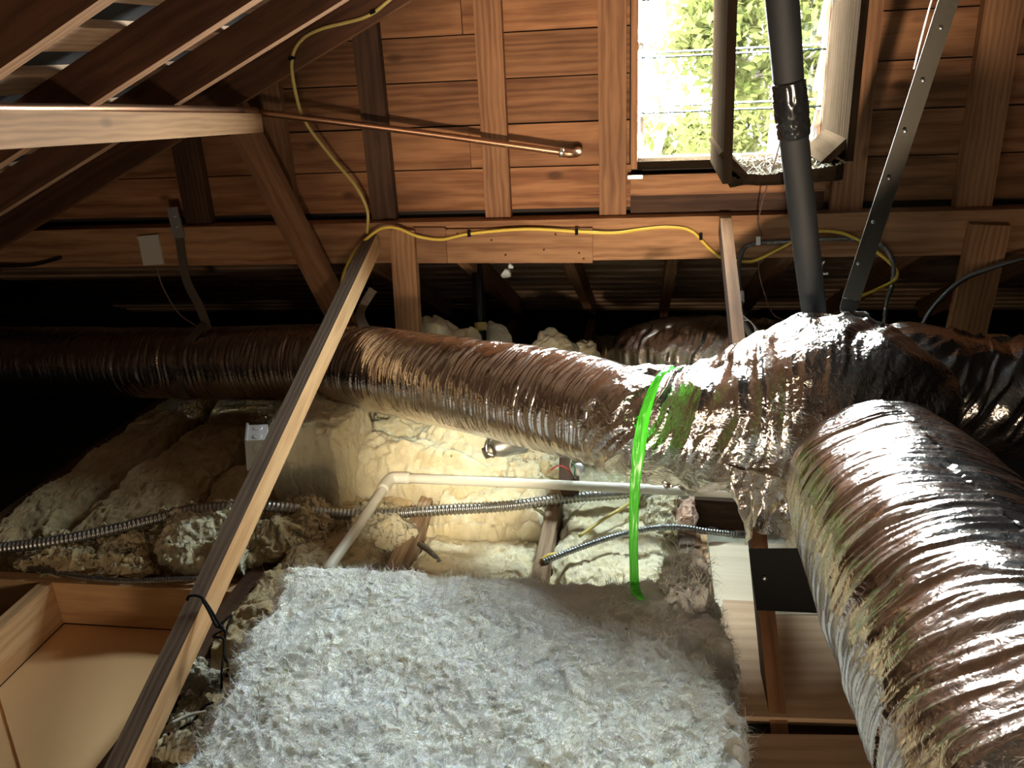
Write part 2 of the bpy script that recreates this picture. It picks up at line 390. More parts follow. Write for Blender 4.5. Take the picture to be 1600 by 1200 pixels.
fr = a.n('ShaderNodeFresnel', i_IOR=1.45); ge = a.n('ShaderNodeNewGeometry'); mx = a.n('ShaderNodeMixShader'); a.l(a.math('MULTIPLY', fr.outputs[0], a.math('SUBTRACT', 1.0, ge.outputs['Backfacing'])), mx.inputs[0]); a.l(tr.outputs[0], mx.inputs[1]); a.l(gl.outputs[0], mx.inputs[2])
a.l(mx.outputs[0], a.t.nodes['Material Output'].inputs[0]); M['glass'] = a.m
M['glass_edge'] = plain('glass_edge', (.006, .014, .014), .1)
a = N('green_plastic_ribbon'); a.p.inputs['Base Color'].default_value = (.12, .62, .06, 1); a.p.inputs['Roughness'].default_value = .3
tl = a.n('ShaderNodeBsdfTranslucent', i_Color=(.25, .95, .08, 1)); mx = a.n('ShaderNodeMixShader', i_0=.45); a.l(a.p.outputs[0], mx.inputs[1]); a.l(tl.outputs[0], mx.inputs[2])
a.l(mx.outputs[0], a.t.nodes['Material Output'].inputs[0]); M['ribbon'] = a.m
a = N('leaves'); oi = a.n('ShaderNodeTexCoord'); nz = a.n('ShaderNodeTexNoise', i_Vector=oi.outputs['Object'], i_Scale=4.)
a.l(a.ramp(nz.outputs[0], [(.35, (.014, .0165, .004)), (.65, (.028, .027, .009))]), a.p.inputs['Base Color']); a.p.inputs['Roughness'].default_value = .8; a.p.inputs['Specular IOR Level'].default_value = 0
tl = a.n('ShaderNodeBsdfTranslucent', i_Color=(.030, .030, .009, 1)); mx = a.n('ShaderNodeMixShader', i_0=.5); a.l(a.p.outputs[0], mx.inputs[1]); a.l(tl.outputs[0], mx.inputs[2]); a.l(mx.outputs[0], a.t.nodes['Material Output'].inputs[0]); M['leaf'] = a.m
M['bark'] = plain('bark', (.07, .05, .04), .9, bump=.5, scale=30)
M['lawn'] = plain('lawn', (.02, .025, .008), .95, var=.5, scale=4)

# ------------------------------------------------------------------ roof shell
RM = .4534                                     # slope of the roof (about 24 degrees)
RX0, RZ0 = -.832, 1.455                        # a point on the underside of the left-hand rafters
RIDGE = .27
def zl(x): return RZ0+RM*(x-RX0)               # underside of the rafters, left slope
def zr(x): return zl(2*RIDGE-x)
HM = .47
def zh(y): return .665-HM*(y-2.90)             # underside of the hip rafters
RH = .098                                      # rafter height measured vertically
YB = -1.6
def deck(t):
    xg = RX0+(.665+.02-RZ0)/RM; xe = -4.9; ye = 2.9+(.665-zl(xe))/HM; r = RIDGE
    xg2 = 2*r-xg; xe2 = 2*r-xe
    P = [(r, YB, zl(r)), (r, 2.95, zl(r)), (xg, 2.95, zl(xg)), (xe, ye, zl(xe)), (xe, YB, zl(xe)),
         (xg2, 2.95, zl(xg)), (xe2, ye, zl(xe)), (xe2, YB, zl(xe))]
    F = [(0, 1, 2, 3, 4), (0, 7, 6, 5, 1), (2, 5, 6, 3)]
    bm = bmesh.new(); lo = [bm.verts.new((p[0], p[1], p[2]+t)) for p in P]; hi = [bm.verts.new((p[0], p[1], p[2]+t+.03)) for p in P]
    for f in F:
        bm.faces.new([lo[i] for i in f][::-1]); bm.faces.new([hi[i] for i in f])
    for a_, b_ in ((0, 1), (1, 2), (2, 3), (3, 4), (4, 0), (1, 5), (5, 6), (6, 3), (0, 7), (7, 6), (2, 5)):
        bm.faces.new((lo[a_], lo[b_], hi[b_], hi[a_]))
    bmesh.ops.recalc_face_normals(bm, faces=bm.faces)
    return bm
ceiling = struct(bm_obj('ceiling', deck(RH+.022), M['felt']), 'dark roofing felt and shingles over the sloping slats')
# skip sheathing: slats with open gaps
XE = -4.4; k = 0; x = -.05
while x > -4.3:
    wdt = random.uniform(.088, .10); xx = x-wdt
    yend = 2.88 if zl(x) > .66 else min(4.7, 2.9+(.665-zl(x))/HM-.03)
    c0 = (x+xx)/2; zz = zl(c0)+RH+.010
    timber('slat', (c0, -.4, zz), (c0, yend, zz), wdt, .019, M['skip'], up=(-RM, 0, 1), parent=ceiling, bevel=0)
    x = xx-random.uniform(.075, .095)
y = 2.99
while y < 4.6:
    c0 = y+.045; zz = zh(c0)+RH+.010
    lx = RX0+(zz-RH-RZ0)/RM+.05; rx = min(2*RIDGE-lx, 2.4)
    wd = random.uniform(.075, .092)
    timber('slat', (max(lx, -3.2), c0, zz), (rx, c0, zz), wd, .019, M['skip'], up=(0, HM, 1), parent=ceiling, bevel=0)
    y += .122
# other shell faces the camera does not look at
floor = struct(box('floor', (-5.4, YB, -.18), (6, 6.0, -.150), M['felt'], bevel=0), 'dark back of the ceiling boards under the joists')
struct(box('wall_near', (-5.4, YB-.05, -.18), (6, YB, 2.3), M['siding'], bevel=0), 'dark gable wall behind the viewer')

# ------------------------------------------------------------------ far gable wall
WX0, WX1, WZ0, WZ1 = -.052, .575, .965, 1.80
bm = bmesh.new()
def bmbox(bm, lo, hi):
    v = [bm.verts.new((x, y, z)) for x in (lo[0], hi[0]) for y in (lo[1], hi[1]) for z in (lo[2], hi[2])]
    for f in ((0, 1, 3, 2), (4, 6, 7, 5), (0, 4, 5, 1), (2, 3, 7, 6), (0, 2, 6, 4), (1, 5, 7, 3)): bm.faces.new([v[i] for i in f])
def bmprism(bm, poly, y0, y1):
    a_ = [bm.verts.new((x, y0, z)) for x, z in poly]; b_ = [bm.verts.new((x, y1, z)) for x, z in poly]
    bm.faces.new(a_); bm.faces.new(b_[::-1])
    for i in range(len(poly)): bm.faces.new((a_[i], b_[i], b_[(i+1) % len(poly)], a_[(i+1) % len(poly)]))
top = RH+.03
bmprism(bm, [(RX0+(.66-RZ0-top)/RM, .66), (WX0, .66), (WX0, zl(WX0)+top)], 2.922, 2.945)
bmprism(bm, [(WX0, .66), (WX1, .66), (WX1, WZ0), (WX0, WZ0)], 2.922, 2.945)
bmprism(bm, [(WX0, WZ1), (WX1, WZ1), (WX1, zr(WX1)+top), (RIDGE, zl(RIDGE)+top), (WX0, zl(WX0)+top)], 2.922, 2.945)
bmprism(bm, [(WX1, .66), (2*RIDGE-(RX0+(.66-RZ0-top)/RM), .66), (WX1, zr(WX1)+top)], 2.922, 2.945)
bmesh.ops.recalc_face_normals(bm, faces=bm.faces)
wall = struct(bm_obj('wall_far', bm, M['siding']), 'boarded gable wall with a louvred window')
z = .835; i = 0
while z < 1.95:
    hgt = .1385 + random.uniform(-.002, .002); z1 = z+hgt
    xl = max(RX0+(z-RZ0-.03)/RM, -2.6); xr = 2*RIDGE-xl
    segs = []
    if z1 < WZ0+.03: 
        segs = [(xl, -.05), (.575, xr)]
        if z1 < .93: segs = [(xl, -.06), (-.055, .57), (.575, xr)]
    elif z < WZ1: segs = [(xl, WX0-.004), (WX1+.004, xr)]
    else: segs = [(xl, xr)]
    for s0, s1 in segs:
        cuts = [s0]+([-.60] if i % 3 == 1 and s0 < -.7 and s1 > -.5 else [])+[s1]
        for c0, c1 in zip(cuts, cuts[1:]):
            yy = 2.911+random.uniform(-.003, .003)
            timber('board', (c0+.001, yy, (z+z1)/2+random.uniform(-.001, .001)), (c1-.001, yy, (z+z1)/2+random.uniform(-.001, .001)), .019, hgt, M['board'], parent=wall, bevel=.0015)
    z = z1+random.choice((.003, .004, .006)); i += 1
# studs laid flat against the boards, standing on the plate
def stud(px, w=.089, z0=.808, zt=None, y=200, lean=0., mat=None):
    X = A(px, y, Y=2.862)[0]; zt = zt or min(zl(X), zr(X))+.06
    return timber('stud', (X, 2.881, z0), (X+lean, 2.881, zt), w, .038, mat or M['stud'], up=(0, -1, 0), parent=wall)
stud(282, .10, lean=.0, mat=M['dark']); stud(428, .075); stud(585, .089, mat=M['dark']); stud(771, .089, z0=.802)
stud(957, .09); stud(1335, .098, z0=.812); stud(1540, .11); stud(1690, .09)
# a lighter scab nailed at the foot of one stud and knee boards round the window
X = A(771, 300, Y=2.86)[0]
# plate under the gable
plate = tag(timber('tie_beam', (-2.5, 2.858, .738), (1.9, 2.858, .745), .085, .142, M['beam'], wob=.001), 'long reddish horizontal tie beam along the foot of the boarded gable wall', 'beam')
# boards under the window
sill1 = struct(box('trim_1', (WX0, 2.862, .878), (WX1, 2.899, .945), M['stud']), 'wooden sill board under the window')
sill2 = struct(box('trim_2', (WX0, 2.880, .812), (WX1, 2.899, .876), M['dark']), 'dark apron board between sill and tie beam')

# ------------------------------------------------------------------ louvred window
win = struct(bpy.data.objects.new('window_1', None), 'louvred glass window full of bright daylight'); win.matrix_basis = Matrix.Translation((.26, 2.92, .965)); link(win)
box('frame', (WX0, 2.865, .965), (WX0+.022, 2.955, 1.80), M['stud'], win, 'z')
box('frame', (WX1-.022, 2.865, .965), (WX1, 2.955, 1.80), M['stud'], win, 'z')
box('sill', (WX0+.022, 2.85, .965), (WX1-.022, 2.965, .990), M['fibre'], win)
box('frame', (WX0+.022, 2.865, 1.78), (WX1-.022, 2.955, 1.80), M['stud'], win)
for s in (0, 1):
    xx = WX0+.024 if not s else WX1-.036
    box('louvre_rail', (xx, 2.905, .99), (xx+.012, 2.935, 1.78), M['galv'], win, 'z', .001)
for i in range(5):
    zc = 1.065+i*.167; an = math.radians(38)
    d = Vector((0, math.sin(an), -math.cos(an)))   # panes lean outwards at the foot
    c = Vector((0, 2.925, zc)); hl = .098
    timber('pane', (WX0+.034, c.y, c.z), (WX1-.034, c.y, c.z), .005, 2*hl, M['glass'], up=tuple(-d), parent=win, bevel=0)
    pn_ = bpy.data.objects[[o.name for o in win.children if o.name.startswith('pane')][-1]]
    for q_ in (-1, 1):
        e_ = c+d*hl*q_; timber('edge', (WX0+.034, e_.y, e_.z), (WX1-.034, e_.y, e_.z), .0065, .004, M['glass_edge'], up=tuple(-d), parent=pn_, bevel=0)
    for xx in (WX0+.036, WX1-.042):
        p = c+d*(-hl*.9)
        timber('clip', tuple(p+Vector((xx, -.004, 0))), tuple(p+d*hl*1.5+Vector((xx, -.004, 0))), .010, .012, M['bright_steel'], up=(1, 0, 0), parent=win, bevel=.001)
lathe('crank_knob', [(0, .004), (.012, .004), (.012, .013), (.018, .015), (.024, .010)], (WX0+.030, 2.895, 1.345), (WX0+.030, 2.865, 1.345), M['bright_steel'], win, 12)

timber('bracket', A(981, 277, Y=2.855), A(1004, 276, Y=2.855), .006, .012, M['galv'], parent=win, bevel=.001)
# fibreboard light well that projects from the window
lw = thing('light_well', 'open fibreboard box projecting inwards around half of the louvred window, torn along its bottom', 'box', (.36, 2.5, .98))
XL, XR, YN, YF = .205, .555, 2.36, 2.855
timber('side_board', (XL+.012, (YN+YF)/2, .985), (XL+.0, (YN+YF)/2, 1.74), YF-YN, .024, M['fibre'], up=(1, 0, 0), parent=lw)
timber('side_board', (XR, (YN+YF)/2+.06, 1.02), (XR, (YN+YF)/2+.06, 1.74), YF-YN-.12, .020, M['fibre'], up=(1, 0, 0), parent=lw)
# bottom with a torn near edge
nx, ny = 26, 12; us = np.linspace(0, 1, nx); vs = np.linspace(0, 1, ny); U, Vv = np.meshgrid(us, vs, indexing='ij')
edge = YN+.02+.05*np.abs(vn(np.stack([us*7, us*0, us*0], -1), 3))+.10*us
Xb = XL+.024+U*(XR-XL-.034); Yb = edge[:, None]*(1-Vv)+YF*Vv
Zt = .985+.012*np.abs(vn(np.stack([U*6, Vv*5, 0*U], -1), 4))+.02*U
Vt = np.stack([Xb, Yb, Zt], -1); Vb = np.stack([Xb, Yb, Zt*0+.968], -1)
def closed_grid(T, B):
    nu, nv = T.shape[:2]; n = nu*nv; I = np.arange(n).reshape(nu, nv); F = []
    q = lambda J, flip: np.stack([J[:-1, :-1], J[1:, :-1], J[1:, 1:], J[:-1, 1:]], -1).reshape(-1, 4)[:, ::(-1 if flip else 1)]
    F += [q(I, False), q(I+n, True)]
    rim = np.concatenate([I[:, 0], I[-1, 1:], I[-2::-1, -1], I[0, -2:0:-1]]); r2 = np.roll(rim, -1)
    F.append(np.stack([r2, rim, rim+n, r2+n], -1))
    return np.vstack([T.reshape(-1, 3), B.reshape(-1, 3)]), np.vstack(F)
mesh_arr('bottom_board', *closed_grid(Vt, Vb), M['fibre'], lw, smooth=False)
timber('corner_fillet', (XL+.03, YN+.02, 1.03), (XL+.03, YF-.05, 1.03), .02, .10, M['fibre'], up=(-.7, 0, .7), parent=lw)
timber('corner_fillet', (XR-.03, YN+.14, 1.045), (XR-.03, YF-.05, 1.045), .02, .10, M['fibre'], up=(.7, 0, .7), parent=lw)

def fibres(name, pts, nrm, mat, parent, n, L=(.012, .03), w=.0012, seed=0, lift=.5):
    rg = np.random.default_rng(seed); i = rg.integers(0, len(pts), n); P = pts[i]; Nn = nrm[i]
    d = rg.normal(size=(n, 3)); d -= Nn*(d*Nn).sum(1)[:, None]; d /= np.linalg.norm(d, axis=1)[:, None]
    d2 = np.cross(Nn, d); l = rg.uniform(*L, n)[:, None]; cv = rg.normal(0, .7, (n, 1)); lf = np.abs(rg.normal(lift, .3, (n, 1)))
    p1 = P+l*.5*(d+Nn*lf); p2 = P+l*(d+d2*cv+Nn*lf*.6)
    s = np.cross(d, Nn)*w*.5+d2*0
    s = d2*w
    V = np.stack([P-s, P+s, p1+s*.7, p1-s*.7, p2+s*.2, p2-s*.2], 1).reshape(-1, 3)
    b = np.arange(n)[:, None]*6
    F = np.concatenate([b+np.array([[0, 1, 2, 3]]), b+np.array([[3, 2, 4, 5]])], 0)
    o = mesh_arr(name, V, F, mat, parent); o['kind'] = 'stuff'; return o
pts = Vt.reshape(-1, 3); fibres('dust_fibre', np.vstack([pts, Vt[:, 0], Vt[:, 0]]), np.tile([0, 0, 1.], (len(pts)+2*nx, 1)), M['dust'], lw, 700, (.008, .03), .0012, 2)

# ------------------------------------------------------------------ rafters
def rafter(Yc, label, xa=-4.3, xb=.24, w=.042):
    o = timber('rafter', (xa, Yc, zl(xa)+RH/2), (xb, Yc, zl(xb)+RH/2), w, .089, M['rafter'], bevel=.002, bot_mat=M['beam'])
    return tag(o, label, 'rafter', 'rafters of the side roof slope')
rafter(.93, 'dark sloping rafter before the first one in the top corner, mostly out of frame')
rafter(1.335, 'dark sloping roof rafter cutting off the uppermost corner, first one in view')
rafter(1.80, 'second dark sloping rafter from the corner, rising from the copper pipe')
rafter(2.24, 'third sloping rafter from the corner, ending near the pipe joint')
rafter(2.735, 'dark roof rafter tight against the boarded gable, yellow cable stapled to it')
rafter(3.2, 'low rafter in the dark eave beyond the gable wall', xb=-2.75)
for X, l in ((-1.08, 'hip rafter in deep shade behind the long pale brace'), (-.675, 'slanting hip rafter under the beam splice, nearest the pale post'), (-.283, 'hip rafter sloping down behind the beam, over the white wool clump'),
             (.098, 'hip rafter seen almost straight on between the slats'), (.495, 'hip rafter behind the black foam pipe'), (.95, 'hip rafter in the dark beside the nailed post'), (1.4, 'hip rafter at the dark end of the tie beam')):
    y0, y1 = 2.93, 4.35
    o = timber('hip_rafter', (X, y0, zh(y0)+RH/2), (X, y1, zh(y1)+RH/2), .042, .089, M['stud'], bevel=.002)
    tag(o, l, 'rafter', 'hip rafters beyond the tie beam')

# ------------------------------------------------------------------ framing in front of the gable
def brace(name, top, foot, label, **k):
    o = timber(name, top, foot, k.pop('w', .043), k.pop('h', .067), k.pop('mat', M['brace']), top_mat=k.pop('tm', M['grime']), up=(0, 0, 1), bevel=.003, wob=.0008)
    return tag(o, label, 'brace')
B0, B1 = A(583, 378, Y=2.79), A(178, 1238, Z=.05)
brace('diagonal_brace', B0, B1, 'long pale brace leaning from tie beam down beside the recess, wire tied round it')
C0, C1 = A(1133, 352, Y=2.79), A(1222, 1215, Z=-.05)
brace('diagonal_brace', C0, C1, 'narrow wooden brace running down behind the foil ducts to the plywood', w=.036, h=.06, mat=M['rafter'], tm=M['stud'])
tag(timber('diagonal_strut', A(350, 140, Y=2.74), A(545, 520, Y=2.74), .092, .040, M['stud'], up=(0, -1, 0)), 'reddish flat strut crossing the tie beam from the rafters down behind the pale brace', 'brace')
tie = tag(timber('ledger', A(-160, 207, D=1.36), A(402, 193, D=2.70), .038, .074, M['ledger'], up=(0, 0, 1), h1=.058, wob=.001), 'light coloured sawn ledger carrying the copper pipe under the rafters', 'beam')
post = tag(timber('cripple_post', A(630, 358, Y=2.795), A(640, 530, Y=2.795), .088, .038, M['beam'], up=(0, -1, 0)), 'short wide post nailed to the tie beam beside the leaning pale brace', 'post')
post2 = tag(timber('cripple_post', A(1546, 350, Y=2.795), A(1500, 560, Y=2.795), .115, .040, M['beam'], up=(0, -1, 0)), 'nailed short post hanging from the tie beam above the duct at the edge', 'post')
sc = thing('splice_board', 'short wooden splice board nailed over the tie beam under the yellow cable', 'board', A(812, 385, Y=2.80))
timber('board', A(699, 384, Y=2.803), A(926, 383, Y=2.803), .022, .118, M['beam'], parent=sc)
for px, py in ((715, 365), (768, 375), (790, 398), (850, 390), (905, 395), (868, 366), (912, 404)):
    p = A(px, py, Y=2.792); lathe('nail', [(0, .0035), (.004, .0035)], p, p+np.array([0, -.004, 0]), M['dark'], sc, 8)
tag(timber('packing_block', A(648, 383, Y=2.806), A(698, 383, Y=2.806), .015, .125, M['stud']), 'small wood block filling between splice board and short post', 'block')

# ------------------------------------------------------------------ floor framing
def joist(X, y0, y1, label, w=.040, zt=0., mat=None):
    return tag(timber('joist', (X, y0, zt-.07), (X, y1, zt-.07), w, .14, mat or M['joist'], bevel=.003, wob=.001), label, 'joist', 'ceiling joists')
joist(-.689, .75, 4.2, 'ceiling joist with worn top showing beside the bent white pipe', zt=.025)
joist(-.275, .75, 4.2, 'ceiling joist showing between two cream batts below the big flexible conduit', zt=.025)
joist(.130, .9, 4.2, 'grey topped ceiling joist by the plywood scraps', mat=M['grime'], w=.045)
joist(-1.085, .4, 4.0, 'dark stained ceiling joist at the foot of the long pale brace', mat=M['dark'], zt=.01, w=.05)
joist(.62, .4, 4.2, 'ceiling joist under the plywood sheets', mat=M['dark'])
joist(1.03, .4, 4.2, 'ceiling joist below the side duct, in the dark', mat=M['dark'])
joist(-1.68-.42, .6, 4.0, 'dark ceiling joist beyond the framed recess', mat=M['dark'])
# framed recess
rec = thing('recess_frame', 'new lumber frame around a sunken tan panel in the attic floor', 'frame', (-1.66, 1.77, -.07))
timber('header', (-2.3, 1.790, -.068), (-1.11, 1.790, -.068), .038, .140, M['fresh'], parent=rec)
timber('side', (-1.683, .3, -.068), (-1.683, 1.770, -.068), .038, .140, M['fresh'], parent=rec)
pan = thing('ceiling_panel', 'flat tan painted panel lying at the bottom of the framed recess', 'panel', (-1.4, 1.2, -.145))
box('sheet', (-1.664, .3, -.150), (-1.11, 1.771, -.142), M['drywall'], pan, bevel=0)
timber('seam_strip', A(0, 1075, Z=-.139), A(42, 1215, Z=-.139), .012, .004, M['drywall'], parent=pan, bevel=.001)

# ------------------------------------------------------------------ insulation
def batt(name, quad, thick, mat, label, seed, amp=.02, freq=9., fine=.004, res=(90, 90), jit=.03, nf=0, group=None, side=.12, fl=(.012, .035), dome=.25, crs=.3, ff=5., fw=.0004, ew=.14, bulge=.25):
    """quad: near-left, near-right, far-right, far-left base corners (x, y, z)"""
    q = np.array(quad, float); a_ = side; nu, nv = res
    ue = np.linspace(-a_, 1+a_, nu); ve = np.linspace(-a_, 1+a_, nv); U, Vv = np.meshgrid(ue, ve, indexing='ij')
    uc, vc = np.clip(U, 0, 1), np.clip(Vv, 0, 1)
    drop = np.clip(np.maximum(np.abs(U-uc), np.abs(Vv-vc))/a_, 0, 1)
    base = ((1-uc)*(1-vc))[..., None]*q[0]+(uc*(1-vc))[..., None]*q[1]+(uc*vc)[..., None]*q[2]+((1-uc)*vc)[..., None]*q[3]
    e = np.minimum(np.minimum(uc, 1-uc), np.minimum(vc, 1-vc)); edge = np.clip(e/ew, 0, 1); edge = edge*edge*(3-2*edge)
    if ew > .3: edge = np.clip(np.sin(np.pi*uc)*np.sin(np.pi*vc), 0, 1)**.5
    P = base.copy(); P[..., 2] += thick*(1-drop)*(1-dome*(1-edge))
    ctr = q.mean(0); out = base-ctr; out[..., 2] = 0; out /= np.linalg.norm(out, axis=2)[..., None]+1e-6
    P += out*(np.sin(np.pi*np.clip(drop, 0, 1))*bulge*thick*(drop > 0))[..., None]
    bnd = np.clip(1-e/.12, 0, 1)
    P[..., :2] += (jit*bnd)[..., None]*np.stack([fbm(P*11+7, seed+1, 3), fbm(P*11+31, seed+2, 3)], -1)
    wob = np.stack([fbm(P*freq+s*13.1, seed+5+s, 3) for s in range(3)], -1)
    n1 = fbm(P*freq*.7+3, seed+9, 2)
    crease = 1-np.abs(fbm(P*freq*1.3+wob*.6, seed+30, 2))*1.6
    k_ = (1-.7*drop)
    P += wob*np.array([.35, .35, .4])*amp*k_[..., None]; P[..., 2] += amp*(.8*n1-crs*np.clip(crease, 0, 1)**4)*k_
    P += np.stack([fbm(P*freq*ff+wob*1.6+s*5, seed+40+s, 4, .55) for s in range(3)], -1)*fine
    P[..., 2] = np.maximum(P[..., 2], base[..., 2]-.005)
    I = np.arange(nu*nv).reshape(nu, nv)
    F = np.stack([I[:-1, :-1], I[1:, :-1], I[1:, 1:], I[:-1, 1:]], -1).reshape(-1, 4)
    root = thing(name, label, 'insulation', (ctr[0], ctr[1], ctr[2]), group) if nf else None
    o = mesh_arr('body' if nf else name, P.reshape(-1, 3), F, mat, root)
    if not nf: return tag(o, label, 'insulation', group)
    du = np.gradient(P, axis=0); dv = np.gradient(P, axis=1); nn = np.cross(du, dv); nn /= np.linalg.norm(nn, axis=2)[..., None]+1e-9
    sel = (drop < .7).ravel()
    fibres('fibre', P.reshape(-1, 3)[sel], nn.reshape(-1, 3)[sel], mat, root, nf, fl, fw, seed)
    return root
def Q(z, *px):                                  # base corners from where they are seen, on the level z
    return [A(x, y, Z=z) for x, y in px]
GB = 'glass wool batts between the joists'
def bay(x0, x1, y0, y1, z0, th, mat, label, seed, **k):
    return batt('insulation_batt', [(x0, y0, z0), (x1, y0, z0), (x1, y1, z0), (x0, y1, z0)], th, mat, label, seed, group=GB, **k)
k_ = dict(res=(150, 240), amp=.020, freq=9., side=.06, jit=.012, fine=.0055, ff=5.5, bulge=.06)
bay(-.66, -.30, .95, 2.16, -.12, .115, M['wool_cream'], 'bright cream batt between the joists beneath the big flexible conduit', 11, nf=2500, **k_)
bay(-.25, .10, .95, 2.70, -.12, .12, M['wool_cream'], 'cream batt between joists behind the green ribbon, thin cable over it', 12, nf=2500, **k_)
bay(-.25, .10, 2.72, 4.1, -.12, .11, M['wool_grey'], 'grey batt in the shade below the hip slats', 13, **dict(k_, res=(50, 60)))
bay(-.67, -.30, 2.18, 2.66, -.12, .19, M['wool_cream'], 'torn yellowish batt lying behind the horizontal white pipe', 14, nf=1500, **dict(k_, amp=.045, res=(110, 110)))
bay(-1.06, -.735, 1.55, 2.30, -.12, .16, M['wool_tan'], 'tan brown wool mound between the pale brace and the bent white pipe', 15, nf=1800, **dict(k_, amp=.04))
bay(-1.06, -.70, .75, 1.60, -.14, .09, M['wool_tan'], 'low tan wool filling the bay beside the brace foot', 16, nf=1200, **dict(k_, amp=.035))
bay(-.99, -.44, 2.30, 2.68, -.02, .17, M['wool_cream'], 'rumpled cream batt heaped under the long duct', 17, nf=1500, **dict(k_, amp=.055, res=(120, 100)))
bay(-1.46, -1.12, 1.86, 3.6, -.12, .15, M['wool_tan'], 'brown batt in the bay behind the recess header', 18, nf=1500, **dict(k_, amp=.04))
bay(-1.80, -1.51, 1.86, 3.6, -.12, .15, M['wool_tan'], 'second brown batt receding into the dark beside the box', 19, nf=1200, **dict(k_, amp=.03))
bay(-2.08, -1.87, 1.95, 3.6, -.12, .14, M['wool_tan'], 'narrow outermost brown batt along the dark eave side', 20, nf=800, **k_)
bay(.17, .58, 2.0, 4.0, -.14, .05, M['wool_grey'], 'thin grey batt behind the plywood scraps', 21, **dict(k_, res=(60, 60)))
# tall batt standing on edge
tb = [A(438, 800, Z=0), A(533, 806, Z=0), A(590, 742, Z=0), A(470, 720, Z=0)]
batt('insulation_batt', tb, .29, M['wool_cream'], 'tall thick cream batt standing on end behind the pale brace', 25, amp=.013, freq=10, res=(130, 130), jit=.008, nf=2500, dome=.03, side=.30, ew=.06, bulge=0., fine=.006, ff=5)
# ragged chunks in front
CH = 'ragged wool chunks around the conduit'
for i, (px, z0, th, lab, mt) in enumerate([
        ([(40, 900), (165, 905), (150, 852), (62, 850)], .0, .06, 'small ragged tan wool chunk under the dark conduit near the frame edge', 'wool_tan'),
        ([(150, 905), (240, 905), (238, 842), (165, 840)], .0, .07, 'ragged wool chunk between two others beside the header', 'wool_tan'),
        ([(262, 900), (372, 898), (392, 830), (245, 835)], .0, .11, 'crumpled pale wool chunk leaning beside the long pale brace', 'wool_cream'),
        ([(365, 895), (498, 868), (512, 815), (400, 815)], .0, .09, 'slab of tan wool just behind the pale brace by the conduit end', 'wool_tan'),
        ([(540, 880), (640, 860), (630, 812), (555, 815)], .0, .07, 'tan wool tuft in front of the bent white pipe', 'wool_cream'),
        ([(745, 765), (880, 772), (880, 735), (750, 725)], -.02, .10, 'torn yellow wool strip just above the white pipe', 'wool_cream'),
        ([(1005, 850), (1058, 852), (1058, 800), (1012, 800)], -.05, .07, 'dirty wool tuft behind the green ribbon by the grey joist', 'wool_cream'),
        ([(288, 1085), (335, 1085), (338, 1055), (296, 1055)], .0, .06, 'small round wool ball lying at the brace by the tie wire', 'wool_grey'),
        ([(255, 1180), (330, 1190), (330, 1110), (290, 1105)], -.06, .05, 'pale wool scraps beside the brace foot', 'wool_cream')]):
    batt('wool_chunk', Q(z0, *px), th, M[mt], lab, 50+i*3, amp=.035, freq=16, res=(80, 80), jit=.03, group=CH, nf=500, fine=.008, dome=.35, side=.2)
batt('wool_chunk', Q(.05, (1108, 1160), (1138, 1160), (1124, 985), (1096, 975)), .09, M['wool_white'], 'narrow white wool strip squeezed between the white slab and the plywood', 93, amp=.035, freq=14, res=(70, 110), jit=.03, group=CH, nf=900, fine=.007, dome=.4, side=.2, fw=.0006)
batt('wool_chunk', Q(.17, (1030, 965), (1108, 965), (1100, 905), (1035, 900)), .075, M['wool_white'], 'white fluffy tuft torn up at the far corner of the white slab', 96, amp=.035, freq=15, res=(90, 90), jit=.035, group=CH, nf=1800, fine=.008, dome=.6, side=.25, fl=(.015, .045), fw=.0007)
batt('wool_chunk', Q(-.02, (1063, 838), (1082, 840), (1082, 800), (1064, 800)), .06, M['pink'], 'small pink wool scrap against the grey topped joist', 90, amp=.02, freq=16, res=(40, 40), jit=.02, group=CH)
for (px, D, r, lab, sd) in [((862, 560), 3.55, .17, 'white wool clump showing below the hip slats', 95), ((905, 565), 3.6, .12, 'second white wool clump beside the other under the hip rafter', 98),
                            ((690, 545), 3.15, .26, 'cream wool heap behind the short wide post', 101), ((770, 560), 3.45, .15, 'dim wool clump beside the black vent pipe', 104), ((590, 560), 3.3, .16, 'cream wool behind the top of the pale brace', 107)]:
    c = A(px[0], px[1], D=D)
    batt('wool_chunk', [(c[0]-r, c[1]-r*.7, -.12), (c[0]+r, c[1]-r*.7, -.12), (c[0]+r, c[1]+r*.7, -.12), (c[0]-r, c[1]+r*.7, -.12)], c[2]+.24, M['wool_cream'], lab, sd, amp=.05, freq=9, res=(90, 90), jit=.05, group='wool clumps in the hip eave', dome=.8, side=.08, ew=.55, crs=.5)
# the big white batt in front
wb = [A(285, 1215, Z=.20), A(1142, 1215, Z=.20), A(1098, 908, Z=.20), A(462, 893, Z=.20)]
wb = [np.array([p[0], p[1], .06]) for p in wb]
wb[0] += np.array([.0, -.12, 0]); wb[1] += np.array([.0, -.12, 0])
batt('white_batt', wb, .15, M['wool_white'], 'large thick white glass wool slab lying in front, lit by the window', 120, amp=.011, freq=9, fine=.0043, crs=.15, ff=7.2, res=(520, 420), jit=.03, nf=34000, side=.09, fl=(.010, .032), fw=.0006, dome=.08)

